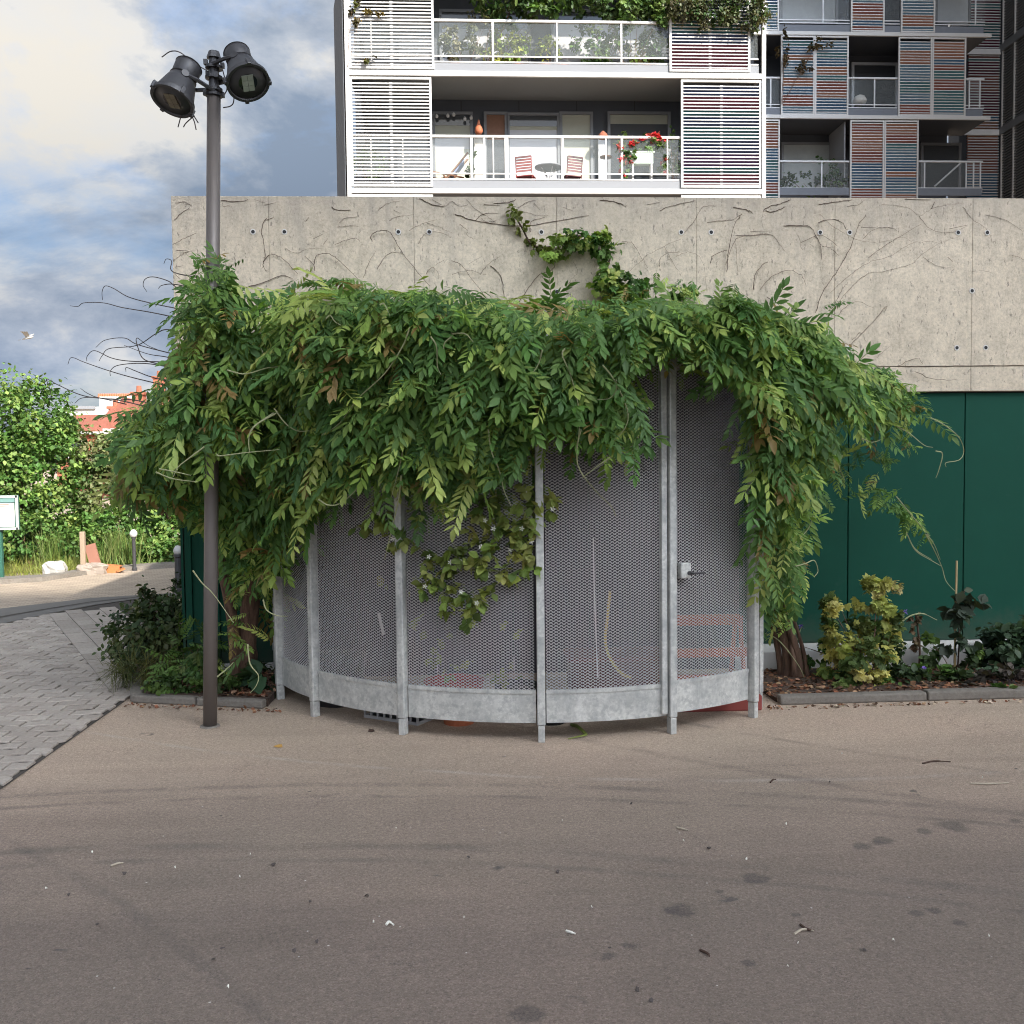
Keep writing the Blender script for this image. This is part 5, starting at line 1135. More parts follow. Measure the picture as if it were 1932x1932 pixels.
cloud('young_leaves', M['leaf'], [(tuple(at(x, y, WALL_Y - .05)), (.045, .03, .035)) for x, y in ((966, 398), (972, 412), (983, 425), (990, 438), (998, 452), (1010, 462), (1025, 465), (976, 405), (1000, 458))], 130, SIM, .45, [(.16, .19, .05), (.12, .15, .04)], wr, crp, 'stuff', clump=6)
# jasmine woven through the mesh
jas = empty('jasmine', pol(-105, RC + .03, .4), 'jasmine with small white flowers woven through the cage mesh', 'climbing plant')
js = [C_(p) for p in ([(1640, 460), (1560, 560), (1430, 560), (1340, 700), (1300, 830), (1180, 1000)], [(1700, 480), (1600, 600), (1580, 720)], [(1340, 700), (1450, 780), (1560, 800), (1560, 1000)], [(800, 850), (900, 920), (1030, 950), (1150, 1000), (1300, 1010), (1450, 1010)], [(1040, 820), (1090, 900), (1000, 970), (960, 1100), (985, 1250)], [(1180, 1150), (1200, 1230), (1160, 1310)], [(480, 560), (560, 620), (640, 600)], [(350, 700), (430, 690)])]
def on_cage(px, py, r=RC + .03):
    d = ray(px, py); o = Vector((0, 0, CAM_H)); a = d.x**2 + d.y**2; bq = -2*(d.x*CX + d.y*CY); cq = CX**2 + CY**2 - r*r
    disc = bq*bq - 4*a*cq; t_ = (-bq - math.sqrt(max(0, disc)))/(2*a); return o + d*t_
b = MB()
for p in js: b.tube(spline([on_cage(x, y, RC + .012) for x, y in p], 5), .0028, 5)
b.build('stem', M['greenstem'], jas)
jb = [(x, y) for x, y in C_([(1550, 450), (1560, 520), (1600, 560), (1700, 500), (1740, 560), (1590, 640), (1600, 700), (1220, 580), (1260, 640), (1380, 580), (1400, 620), (1440, 690), (1320, 700), (1340, 770), (1470, 760), (1500, 780), (1590, 790), (1200, 750), (1290, 830), (1350, 880), (1440, 850), (1560, 900), (1560, 950), (1590, 1000), (1230, 830), (1220, 920), (1260, 950), (1180, 1010), (1280, 1030), (1370, 1020), (1450, 1030), (820, 860), (860, 900), (1060, 830), (1090, 860), (1100, 930), (1010, 940), (1020, 980), (900, 1020), (960, 1030), (830, 1110), (870, 1110), (960, 1140), (1010, 1160), (1090, 1150), (1000, 1200), (985, 1260), (1180, 1190), (1200, 1230), (1270, 1190), (1160, 1310), (1150, 1350), (500, 590), (560, 600), (520, 640), (380, 690), (600, 770), (660, 740), (710, 760), (760, 600), (1520, 700), (1300, 520), (1330, 480)])]
cloud('foliage', M['leaf'], [(tuple(on_cage(x, y, RC + .035)), (.045, .03, .045)) for x, y in jb], 900, SIM, .62, [(.20, .26, .06), (.28, .33, .09), (.12, .18, .05), (.34, .36, .12)], wr, jas, 'stuff', clump=8)
for i, (x, y) in enumerate(jb):
    if i % 4 == 0 or 34 <= i <= 36:
        c = on_cage(x + 2, y + 2, RC + .06); fb_ = MB()
        for k in range(5):
            a = k*RD(72); fb_.add([c, c + Vector((math.cos(a-.35)*.010, -.003, math.sin(a-.35)*.010)), c + Vector((math.cos(a)*.017, -.002, math.sin(a)*.017)), c + Vector((math.cos(a+.35)*.010, -.003, math.sin(a+.35)*.010))], [(0, 1, 2, 3)])
        fb_.build('flower', M['petal'], jas)
inn = [(tuple(on_cage(x, y, RC - .12)), (.05, .04, .05)) for x, y in C_([(770, 1370), (800, 1420), (890, 1580), (930, 1550), (1000, 1490), (1170, 1400), (1460, 1410), (1030, 1700), (1150, 1680), (1320, 1760), (1440, 1730), (1460, 1830), (560, 1080), (760, 1120)])]
cloud('inner_leaves', M['leaf'], inn, 150, SIM, .5, [(.14, .16, .04), (.2, .2, .06)], wr, jas, 'stuff', clump=6)

# ------------------------------------------------------------------ what stands inside and under the cage
def ip(px, Y): return at(px, 1300, Y).x
pot('plant_pot', gnd(866, 1375).x, 5.95, 0.0, .13, .2, M['terracotta'], 'terracotta pot on a saucer showing under the kick plate')
pot('plant_pot', ip(1040, 5.9), 5.9, 0.0, .11, .16, M['black'], 'black pot just right of the middle post under the cage')
pot('plant_pot', ip(975, 6.1), 6.1, 0.0, .14, .2, M['black'], 'black pot left of the middle post inside the cage')
x_ = ip(850, 6.0); b = MB(); b.lathe([(.15, 0), (.17, .02), (.19, .20), (.20, .21), (.18, .21), (.16, .05), (.01, .045)], 28, Matrix.Translation((x_ + .02, 6.2, .0))); tag(b.build('red_basin', M['red'], smooth=True), 'red plastic basin glimpsed behind the mesh above the terracotta pot', 'basin')
cr = empty('crate', (ip(735, 5.95), 6.0, 0), 'grey plastic crate lying under the kick plate at the left', 'crate')
c0, c1 = gnd(675, 1360), gnd(800, 1380); w_ = .42
mc = Matrix.Translation((c0.x + .03, c0.y + .08, 0)) @ Matrix.Rotation(math.atan2(c1.y-c0.y, c1.x-c0.x), 4, 'Z')
gpl = plain('grey_plastic', (.35, .35, .36), .6)
for z0, z1 in ((0, .018), (.075, .09)):
    for (ax_, ay, bx_, by_) in ((0, 0, w_, .012), (0, .29, w_, .302), (0, .012, .012, .29), (w_ - .012, .012, w_, .29)):
        b = MB(); b.box((ax_, ay, z0), (bx_, by_, z1), mat=mc); b.build('rail', gpl, cr)
for k in range(9):
    for yy in (0.001, .291):
        b = MB(); b.box((k*(w_-.012)/8, yy, .018), (k*(w_-.012)/8 + .012, yy + .010, .075), mat=mc); b.build('slat', gpl, cr)
b = MB(); b.box((.01, .013, .004), (w_ - .01, .289, .012), mat=mc); b.build('base', M['black'], cr)
tr_ = empty('trestle', (ip(1320, 6.2), 6.2, 0), 'low orange trestle behind the door of the cage', 'trestle')
tx0, tx1 = ip(1262, 6.2), ip(1400, 6.2)
for x in (tx0, tx1):
    for yy, zz_ in ((6.1, 0), (6.5, 0)):
        b = MB(); b.tube([(x, yy, .0), (x, 6.3 + (yy - 6.3)*.25, .56)], .016, 6); b.build('leg', M['orange'], tr_)
for yy, z in ((6.26, .55), (6.16, .36), (6.34, .55), (6.2, .18)):
    b = MB(); b.box((tx0 - .02, yy - .012, z - .028), (tx1 + .02, yy + .012, z + .028)); b.build('rail', M['orange'], tr_)
bx_ = empty('storage_box', (ip(1180, 6.6), 6.6, 0), 'dark red storage box behind the mesh right of the middle post', 'box')
b = MB(); b.box((ip(1080, 6.5), 6.5, 0.0), (ip(1262, 6.5), 6.85, .24)); b.build('body', plain('maroon_plastic', (.07, .016, .014), .6), bx_, bevel=.015)
b = MB(); b.box((ip(1075, 6.5) - .005, 6.48, .242), (ip(1267, 6.5) + .005, 6.87, .275)); b.build('lid', plain('maroon_lid', (.11, .022, .018), .6), bx_, bevel=.012)
b = MB(); b.tube(spline([at(x*.8526, y*.8526, 5.75) for x, y in ((1313, 1190), (1315, 1300), (1320, 1430), (1323, 1500))], 6), .004, 5); tag(b.build('hanging_string', M['white']), 'thin white string hanging inside the cage right of the middle post', 'string')
b = MB(); b.tube(spline([at(x*.8526, y*.8526, 5.85) for x, y in ((1350, 1308), (1345, 1360), (1340, 1420), (1352, 1460), (1375, 1490), (1395, 1500))], 6), .009, 6); tag(b.build('garden_hose', plain('ochre_hose', (.38, .28, .07), .6)), 'ochre hose curving down inside the cage', 'hose')
b = MB(); b.cbox(at(719, 1177, 6.2), (.018, .006, .14), ry=RD(-12)); tag(b.build('white_strip', M['white']), 'short white strip slanting behind the mesh in the left bay', 'strip')
b = MB(); b.tube(spline([gnd(1078, 1368), gnd(1090, 1380) + Vector((0, 0, .03)), gnd(1107, 1391) + Vector((0, 0, .015))], 5), [.011]*10 + [.006], 5); b.tube([gnd(1107, 1391) + Vector((0, 0, .015)), gnd(1072, 1396) + Vector((0, 0, .006))], [.006, .003], 5); tag(b.build('broken_stem', plain('green_leafstalk', (.16, .2, .04), .6)), 'bent green stem poking out under the kick plate', 'plant stem')
bk_ = MB(); bk_.lathe([(.16, 0), (.19, .3), (.2, .32), (.17, .3), (.15, .03), (.01, .03)], 24, Matrix.Translation((ip(640, 6.6), 6.55, 0))); tag(bk_.build('bucket', plain('grey_bucket', (.05, .05, .055), .5), smooth=True), 'dark grey bucket in the left bay behind the mesh', 'bucket')
gp_ = MB(); gp_.box((ip(1280, 6.0), 6.05, .0), (ip(1425, 6.2), 6.3, .10)); tag(gp_.build('red_tray', plain('dull_red', (.25, .05, .04), .7), bevel=.01), 'dull red tray showing under the door of the cage', 'tray')
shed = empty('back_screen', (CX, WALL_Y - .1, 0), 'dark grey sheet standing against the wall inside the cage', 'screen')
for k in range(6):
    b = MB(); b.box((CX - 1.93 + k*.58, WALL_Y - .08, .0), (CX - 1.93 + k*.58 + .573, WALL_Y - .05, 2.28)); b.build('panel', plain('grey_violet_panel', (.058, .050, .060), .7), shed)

# ------------------------------------------------------------------ planting in the beds
pl_ = lambda *a, **k: plant(*a, **k)
def bl(px, py, Y, rx, ry, rz): p = at(px, py, Y); return ((p.x, p.y, p.z), (rx, ry, rz))
PAL_B = [(.045, .075, .028), (.06, .095, .035), (.09, .12, .045), (.035, .06, .025)]
pl_('bush', 'rounded dark bush with small leaves at the corner of the left bed', [bl(295, 1185, 7.7, .38, .35, .22), bl(330, 1150, 8.0, .25, .3, .22), bl(262, 1200, 7.7, .26, .3, .18), bl(310, 1225, 7.5, .36, .3, .18), bl(250, 1180, 7.9, .18, .2, .16)], 3200, SIM, .48, PAL_B + [(.16, .18, .09)], 'bush', stems=9)
pl_('bush', 'tall thin-stemmed shrub beside the green corner rib', [bl(345, 1160, 7.75, .14, .15, .28), bl(320, 1130, 7.9, .10, .1, .16), bl(270, 1140, 7.9, .05, .06, .2)], 600, SIM, .42, PAL_B, 'bush', stems=6)
pl_('grass_tuft', 'olive grass tuft spilling over the kerb of the left bed', [bl(265, 1262, 7.05, .2, .15, .08), bl(300, 1258, 7.05, .16, .15, .09)], 900, BLA, .36, [(.10, .11, .03), (.13, .13, .04), (.07, .09, .03)], 'grass', stems=3)
pl_('ferny_plant', 'fern-leaved green plant beside the foot of the lamp post', [bl(345, 1235, 6.95, .16, .15, .1), bl(372, 1222, 6.95, .14, .12, .08)], 60, PIN, .75, PAL_G, 'plant', stems=4)
pl_('ground_cover', 'low leafy weeds in the left bed behind the lamp post', [bl(330, 1290, 6.75, .22, .12, .05), bl(380, 1285, 6.72, .3, .12, .07), bl(440, 1265, 6.9, .2, .12, .08)], 900, SIM, .42, PAL_B + PAL_G, 'plant', stems=5)
pl_('broad_leaf_plant', 'broad-leaved plant at the foot of the leftmost cage post', [bl(510, 1278, 6.75, .1, .08, .06)], 26, SIM, 1.6, [(.05, .10, .05)], 'plant', stems=2)
PAL_V = [(.44, .42, .12), (.52, .46, .18), (.36, .38, .10), (.09, .14, .04), (.12, .17, .05)]
pl_('variegated_shrub', 'yellow-variegated shrub with lobed leaves against the green panels', [bl(1575, 1150, 6.75, .12, .12, .12), bl(1650, 1120, 6.8, .16, .12, .14), bl(1670, 1170, 6.75, .13, .12, .2), bl(1600, 1200, 6.7, .18, .15, .16), bl(1590, 1255, 6.65, .16, .15, .14), bl(1640, 1235, 6.65, .22, .15, .2), bl(1625, 1285, 6.55, .2, .12, .1)], 1900, LOB, .48, PAL_V, 'shrub', stems=10)
pl_('leafy_plant', 'low mixed green foliage at the base of the right wisteria trunk', [bl(1550, 1265, 6.85, .2, .15, .1), bl(1530, 1230, 6.95, .12, .12, .1), bl(1700, 1285, 6.65, .24, .15, .1), bl(1680, 1245, 6.75, .15, .12, .2)], 1000, SIM, .55, PAL_B + PAL_G, 'plant', stems=6)
pl_('trailing_plant', 'green trailing plant with round leaves in front of the white plinth', [bl(1755, 1275, 6.7, .2, .12, .07), bl(1800, 1290, 6.6, .25, .12, .06), bl(1750, 1225, 7.0, .1, .08, .12), bl(1832, 1245, 6.9, .09, .08, .12)], 700, SIM, .6, PAL_G + PAL_B, 'plant', stems=6)
pl_('dark_shrub', 'dark glossy shrub at the right edge of the bed', [bl(1905, 1235, 6.95, .24, .2, .2), bl(1925, 1205, 7.0, .2, .2, .16), bl(1880, 1260, 6.85, .2, .18, .12), bl(1960, 1230, 6.95, .3, .2, .25)], 1500, SIM, .7, [(.03, .055, .03), (.045, .08, .04), (.06, .10, .05)], 'shrub', stems=8)
pl_('dusky_ground_cover', 'dusky purple-brown ground cover below the dark shrub', [bl(1870, 1285, 6.6, .3, .12, .08), bl(1920, 1280, 6.55, .25, .12, .09), bl(1800, 1300, 6.5, .2, .08, .05)], 800, SIM, .55, [(.06, .05, .045), (.08, .06, .05), (.05, .06, .035)], 'plant', stems=4)
pl_('kerb_weed', 'small green weed growing over the right kerb', [bl(1895, 1310, 6.24, .1, .06, .04)], 90, SIM, .5, PAL_G, 'weed', stems=3)
cn = empty('staked_plant', (gnd(1803, 1292).x, 6.9, 0), 'dark-leaved climber tied to a bamboo cane by the green panels', 'plant')
pt_ = at(1805, 1058, 6.95); pb_ = at(1801, 1275, 6.95)
b = MB(); b.tube([(pb_.x, 6.95, .0), pt_], [.009, .007], 8); b.build('cane', M['cane'], cn)
b = MB(); b.tube(spline([(pb_.x + .02, 6.95, 0), at(1810, 1200, 6.93), at(1806, 1150, 6.94), at(1822, 1110, 6.93)], 5), .006, 5); b.build('stem', M['deadstem'], cn)
cloud('foliage', M['leaf2'], [bl(1822, 1115, 6.9, .05, .05, .03), bl(1800, 1145, 6.9, .12, .08, .06), bl(1835, 1145, 6.9, .12, .06, .04), bl(1815, 1170, 6.9, .12, .08, .07), bl(1810, 1215, 6.9, .13, .08, .06)], 130, SIM, .9, [(.04, .055, .035), (.06, .075, .045), (.035, .05, .03)], wr, cn, 'stuff')
sp_ = empty('seeded_stalk', (at(1730, 1280, 6.95).x, 6.95, 0), 'withered brown seed stalk between the variegated shrub and the cane', 'plant')
b = MB(); b.tube(spline([(at(1733, 1280, 6.95).x, 6.95, 0), at(1735, 1220, 6.95), at(1728, 1160, 6.95)], 5), .008, 5); b.build('stem', M['deadstem'], sp_)
cloud('seed_heads', M['leaf2'], [bl(1732, 1190, 6.93, .045, .04, .09), bl(1738, 1220, 6.93, .05, .04, .06), bl(1726, 1165, 6.93, .03, .03, .05)], 160, SIM, .4, [(.16, .11, .06), (.12, .08, .05)], wr, sp_, 'stuff')
for k, (px, py, Y, lab) in enumerate(((1706, 1155, 6.8, 'upright stalk with a purple flower right of the variegated shrub'), (1512, 1182, 7.0, 'small purple flower beside the right wisteria trunk'), (1742, 1262, 6.7, 'low purple flower in front of the white plinth'))):
    p = at(px, py, Y); r = empty('purple_flower', (p.x, Y, 0), lab, 'flower', 'purple flowers in the right bed'); b = MB(); b.tube(spline([(p.x - .06, Y, 0), (p.x - .05, Y, p.z*.5), p], 4), .004, 5); b.build('stem', M['greenstem'], r)
    b = MB()
    for q in range(14):
        a = random.uniform(0, 6.28); u = random.uniform(-1, 1); d_ = Vector((math.cos(a), math.sin(a), u))*.022; s_ = Vector((-d_.y, d_.x, 0))*.35
        b.add([p, p + d_*.7 + s_, p + d_*1.2, p + d_*.7 - s_], [(0, 1, 2, 3)])
    b.build('bloom', plain('purple_petal', (.22, .14, .5), .6), r)
b = MB(); b.tube(spline([at(x, y, 6.85) for x, y in ((1668, 1240), (1690, 1190), (1712, 1165), (1740, 1158), (1768, 1170))], 6), [.005]*20 + [.0025]*5, 5); tag(b.build('arching_stem', M['greenstem']), 'long thin green stem arching right over the bed', 'plant stem')
def litter(name, poly, n, size, pal, zf, label, rng):
    P = []; poly_ = np.array(poly); lo, hi = poly_.min(0), poly_.max(0)
    while len(P) < n:
        x = rng.uniform(lo[0], hi[0], 400); y = rng.uniform(lo[1], hi[1], 400); m = inside_poly(poly, x, y); P += list(zip(x[m], y[m]))
    P = np.array(P[:n]); P3 = np.column_stack([P, zf + rng.uniform(0, .012, n)])
    D = rng.normal(size=(n, 3))*np.array([1, 1, .25]); N = np.array([0, 0, 1.]) + rng.normal(size=(n, 3))*.4
    V, F, C = scatter(SIM, P3, D, N, rng.uniform(.5, 1.1, n)*size, tints(rng, n, pal, .3), rng)
    return tag(link(name, np_mesh(name, V, F, M['litter'], C)), label, 'leaf litter', None, 'stuff')
PAL_L = [(.20, .085, .045), (.28, .13, .07), (.14, .07, .04), (.33, .20, .12), (.10, .055, .035)]
litter('leaf_litter', [(-2.1, 6.78), (-1.33, 6.52), (-1.25, 7.3), (-2.0, 7.3)], 1300, .5, PAL_L, .05, 'brown fallen leaves round the left wisteria trunk', wr)
litter('leaf_litter', [(2.0, 6.28), (5.2, 6.34), (5.2, 7.1), (2.06, 7.1)], 2400, .5, PAL_L, .03, 'brown fallen leaves covering the soil of the right bed', wr)
litter('leaf_litter', [(1.95, 6.05), (4.6, 6.12), (4.6, 6.17), (1.95, 6.12)], 170, .35, PAL_L + [(.5, .42, .3)], .004, 'dry leaf crumbs along the foot of the right kerb', wr)
litter('leaf_litter', [(-2.25, 6.55), (-1.2, 6.28), (-1.2, 6.36), (-2.25, 6.62)], 70, .35, PAL_L, .004, 'dry leaf crumbs along the foot of the left kerb', wr)
# ------------------------------------------------------------------ small things lying on the asphalt
def twig(px, py, px2, py2, rad, mat, label, grp, bend=.01):
    a, c = gnd(px, py, rad), gnd(px2, py2, rad); m = a.lerp(c, .5) + Vector((random.uniform(-bend, bend), random.uniform(-bend*2, bend*2), .003))
    b = MB(); b.tube(spline([a, m, c], 4), [rad]*6 + [rad*.6]*3, 5); tag(b.build('twig', mat), label, 'twig', grp)
J_ = lambda x, y: ((1133 + x*.5864)*.8526, (1600 + y*.5864)*.8526); K_ = lambda x, y: ((x*.5864)*.8526, (1700 + y*.5864)*.8526)
dryt = plain('pale_twig', (.42, .36, .28), .8)
for (x, y, x2, y2), mt, lab in (((1550, 152, 1655, 146), M['deadstem'], 'dark brown twig on the pavement right of the cage'), ((1730, 228, 1875, 226), dryt, 'long pale twig near the right edge of the pavement'), ((975, 224, 995, 212), M['deadstem'], 'short curled brown twig in front of the cage door'), ((1065, 796, 1140, 784), dryt, 'pale forked twig in the right foreground'), ((1088, 760, 1140, 782), M['deadstem'], 'thin dark prong beside the pale forked twig'), ((205, 784, 240, 795), M['petal'], 'short white stick in the foreground below the middle post'), ((622, 394, 665, 405), dryt, 'pale curved twig in the middle of the pavement'), ((710, 856, 745, 880), M['deadstem'], 'small dark forked twig in the lower foreground')):
    p, q = J_(x, y), J_(x2, y2); twig(p[0], p[1], q[0], q[1], .0045, mt, lab, 'twigs on the asphalt')
p, q = K_(418, 368), K_(465, 357); twig(p[0], p[1], q[0], q[1], .005, dryt, 'pale twig in the left foreground', 'twigs on the asphalt')
p, q = K_(1458, 590), K_(1486, 591); twig(p[0], p[1], q[0], q[1], .005, M['petal'], 'white cigarette-sized stick in the central foreground', 'twigs on the asphalt')
def scrap(px, py, size, mat, name, label, cat, grp):
    p = gnd(px, py, .004); b = MB(); n = 6; a0 = random.uniform(0, 6)
    vs = [(p.x, p.y, .012)] + [(p.x + math.cos(a0 + k*6.283/n)*size*random.uniform(.6, 1.2), p.y + math.sin(a0 + k*6.283/n)*size*random.uniform(.5, 1.1), random.uniform(.003, .014)) for k in range(n)]
    b.add(vs, [(0, 1 + k, 1 + (k+1) % n) for k in range(n)]); b.add([(x, y, z - .0025) for x, y, z in vs], [(0, 1 + (k+1) % n, 1 + k) for k in range(n)]); return tag(b.build(name, mat), label, cat, grp)
scrap(525, 1408, .03, plain('yellow_dead_leaf', (.42, .24, .06), .8), 'fallen_leaf', 'yellow-brown fallen leaf on the pavement left of the second post', 'leaf', 'leaves on the asphalt')
scrap(700, 1379, .022, M['deadstem'], 'fallen_leaf', 'dark fallen leaf by the left crate under the cage', 'leaf', 'leaves on the asphalt')
ORD = ['leftmost', 'second', 'third', 'fourth', 'fifth', 'sixth', 'seventh', 'eighth', 'ninth', 'tenth', 'eleventh', 'twelfth', 'thirteenth', 'fourteenth', 'fifteenth', 'sixteenth', 'seventeenth', 'eighteenth', 'nineteenth', 'twentieth']
def ordw(i, n): return 'leftmost' if i == 0 else 'rightmost' if i == n-1 else ORD[i] + ' from the left'
whites = sorted([J_(*p) for p in [(300, 695), (1040, 920), (1440, 820), (190, 370), (648, 446), (885, 514), (1775, 208), (1035, 383), (1245, 118), (1080, 832), (1800, 806)]] + [K_(*p) for p in [(1495, 228), (348, 316), (660, 377), (175, 455), (945, 328), (905, 409), (1410, 580), (860, 828), (1752, 565)]])
for i, q in enumerate(whites):
    scrap(q[0], q[1], random.uniform(.0028, .0048), M['petal'], 'paper_scrap', 'tiny white scrap on the open asphalt, ' + ordw(i, len(whites)), 'litter', 'tiny white scraps on the asphalt')
darks = sorted([K_(*p) for p in [(1385, 482), (805, 725), (368, 592), (1170, 505), (260, 480), (470, 398), (1110, 690), (1195, 657), (1770, 338), (1030, 366)]] + [J_(*p) for p in [(172, 563), (743, 473), (1330, 858), (470, 1010), (525, 1050), (1200, 224), (450, 305)]])
for i, q in enumerate(darks):
    scrap(q[0], q[1], random.uniform(.007, .012), M['darkstem'], 'dark_leaf', 'small blackened leaf flat on the asphalt, ' + ordw(i, len(darks)), 'leaf', 'small blackened leaves on the asphalt')

# ------------------------------------------------------------------ sunlit garden and street on the left
gr = np.random.default_rng(33)
PAL_T = [(0.068, 0.142, 0.03), (0.095, 0.189, 0.041), (0.135, 0.23, 0.054), (0.054, 0.115, 0.027), (0.189, 0.27, 0.068)]
def tree(name, label, blobs, n, size, pal, trunk_xy, h, protos=SIM, group=None, cat='tree'):
    r = empty(name, (*trunk_xy, 0), label, cat, group)
    b = MB(); x, y = trunk_xy; b.tube(spline([(x, y, 0), (x + .05, y, h*.4), (x, y + .05, h*.8)], 4), [.10]*4 + [.08]*3 + [.05]*2, 8)
    for c, rr in blobs: b.tube([(x, y, h*.45), Vector((x, y, h*.45)).lerp(Vector(c), .9)], [.05, .02], 6)
    b.build('trunk', M['bark'], r)
    tag(cloud('crown', M['leaf2'], blobs, n, protos, size, pal, gr, r), kind='stuff'); return r
def gb(px, py, Y, rx, ry, rz): return bl(px, py, Y, rx, ry, rz)
tree('garden_tree', 'dense bright green tree at the left edge of the garden', [gb(-20, 800, 17, .9, .8, .9), gb(60, 800, 17, .7, .7, .8), gb(20, 900, 16.8, 1.0, .8, .8), gb(90, 880, 16.8, .6, .6, .8), gb(60, 960, 16.6, .8, .6, .5), gb(-120, 860, 17, 1.0, .9, 1.1), gb(115, 820, 17, .35, .4, .4)], 17000, .8, PAL_T, (at(30, 1000, 17).x, 17), 2.6)
tree('garden_tree', 'paler loose tree beside the orange-roofed houses', [gb(160, 850, 17.8, .5, .5, .5), gb(200, 880, 17.8, .55, .5, .5), gb(175, 930, 17.6, .55, .5, .5), gb(240, 860, 18, .5, .5, .5), gb(150, 980, 17.5, .4, .4, .4)], 7000, .8, [(.12, .155, .05), (.16, .19, .07), (.09, .13, .04), (.2, .21, .1)], (at(180, 1000, 17.8).x, 17.8), 2.2)
tree('garden_tree', 'leafy tree half hidden behind the wisteria on the left', [gb(290, 900, 17.5, .6, .5, .6), gb(300, 960, 17.3, .6, .5, .5), gb(260, 960, 17.3, .4, .4, .4), gb(350, 930, 17.5, .6, .5, .7), gb(330, 1010, 17, .5, .4, .4)], 7000, .8, PAL_T, (at(310, 1000, 17.5).x, 17.5), 2.2)
for i, (px, py, rx, rz, pal, lab) in enumerate(((165, 1020, .4, .4, PAL_T, 'leafy green shrub behind the wooden post'), (55, 1015, .5, .4, PAL_T, 'broad green shrub under the left garden tree'), (215, 1000, .4, .35, PAL_T, 'green shrub behind the tall grass'), (25, 1040, .5, .4, PAL_B, 'dark low shrub at the left edge below the notice board'), (100, 1025, .4, .4, PAL_T, 'feathery green shrub left of the wooden post'), (130, 1060, .3, .2, PAL_T, 'small round shrub behind the white sack'), (290, 1045, .45, .28, PAL_T, 'sunny green shrub right of the slim bollard'), (335, 1055, .4, .28, [(.2, .24, .05), (.14, .19, .05)], 'yellowish shrub at the far end of the lit road'), (240, 1030, .3, .3, [(.14, .19, .05), (.09, .15, .035)], 'green shrub just left of the slim bollard'))):
    plant('garden_shrub', lab, [bl(px, py, 15.9 + .15*i % .7, rx, .35, rz)], 1900, SIM, .7, pal, 'shrub', stems=6, base=(at(px, py, 15.9).x, 15.9, 0))
for i, (px, py, lab) in enumerate(((205, 1030, 'tall upright grass clump behind the orange heap'), (110, 1050, 'arching grass clump left of the wooden post'), (235, 1050, 'tall grass clump beside the slim bollard'))):
    c = at(px, py, 15.7); r = empty('grass_clump', (c.x, 15.7, 0), lab, 'grass'); n = 260
    P = np.column_stack([c.x + gr.normal(size=n)*.16, 15.7 + gr.normal(size=n)*.12, np.full(n, .02)]); D = np.column_stack([gr.normal(size=n)*.22, gr.normal(size=n)*.22, np.ones(n)]); N = gr.normal(size=(n, 3))
    V, F, C = scatter(BLA, P, D, N, gr.uniform(.7, 1.35, n), tints(gr, n, [(.15, .21, .05), (.10, .17, .04), (.2, .24, .08)], .2), gr); tag(link('blades', np_mesh('blades', V, F, M['leaf2'], C), r), kind='stuff')
n = 2600; P = []
ex = [gnd(x, y) for x, y in ((-60, 1094), (90, 1090), (180, 1076), (345, 1062))]
for k in range(n):
    s_ = random.uniform(0, 2.999); a, b2 = ex[int(s_)], ex[int(s_) + 1]; q = a.lerp(b2, s_ % 1); P.append((q.x, q.y + random.uniform(.12, 1.0), .01))
P = np.array(P); D = np.column_stack([gr.normal(size=n)*.5, gr.normal(size=n)*.5, np.ones(n)])
V, F, C = scatter(BLA, P, D, gr.normal(size=(n, 3)), gr.uniform(.25, .6, n), tints(gr, n, [(.24, .27, .05), (.18, .23, .05), (.28, .28, .09)], .2), gr)
tag(link('verge_grass', np_mesh('verge_grass', V, F, M['leaf2'], C)), 'bright yellow-green grass along the far edge of the road', 'grass', None, 'stuff')
bed('garden_soil', [(-14, 15.2), (-6.4, 15.1), (-4.6, 16.6), (-3.6, 17.6), (-3.4, 22), (-14, 22)], .02)
# bollards, sign, sack, post, orange heap
def bollard(px, pyt, pyb, Y, r, label):
    p0 = at(px, pyb, Y); p1 = at(px - 3, pyt, Y); e = empty('bollard', (p0.x, Y, 0), label, 'bollard', 'bollards along the road')
    b = MB(); b.lathe([(r*1.3, 0), (r*1.3, .05), (r, .06), (r*.9, p1.z - .08), (r*1.1, p1.z - .07), (r*1.1, p1.z - .04)], 14, Matrix.Translation((p0.x, Y, 0))); b.build('post', M['lamp'], e)
    b = MB(); b.lathe([(.004, .075), (.03, .068), (.055, .03), (.058, 0), (.045, -.035), (.02, -.05)], 16, Matrix.Translation((p0.x, Y, p1.z))); b.build('ball', M['white'], e, smooth=True)
bollard(254, 1008, 1075, 15.2, .028, 'slim bollard with a white ball top at the far road edge'); bollard(338, 1040, 1118, 12.5, .05, 'thick dark bollard near the corner of the green wall')
sg = empty('notice_board', (at(0, 1000, 14).x - .3, 14, 0), 'green-framed notice board with white papers at the left edge', 'notice board')
a, c = at(-60, 1001, 14), at(33, 934, 14)
b = MB(); b.box((a.x, 13.98, a.z), (c.x, 14.06, c.z)); b.build('case', M['signgreen'], sg, bevel=.015)
b = MB(); b.box((a.x + .04, 13.968, a.z + .05), (c.x - .04, 13.979, c.z - .11)); b.build('paper', M['paper'], sg)
b = MB(); b.box((a.x + .03, 13.965, c.z - .10), (c.x - .03, 13.979, c.z - .03)); b.build('header', plain('pale_green_header', (.16, .28, .26), .5), sg)
for z in (a.z + .02, c.z - .02):
    b = MB(); b.box((a.x - .01, 13.955, z - .016), (c.x + .01, 13.978, z + .016)); b.build('frame_bar', plain('pale_frame_bar', (.5, .52, .5), .4), sg)
for x in (a.x, c.x):
    b = MB(); b.box((x - .016, 13.955, a.z + .005), (x + .016, 13.978, c.z - .005)); b.build('frame_bar', plain('pale_frame_bar', (.5, .52, .5), .4), sg)
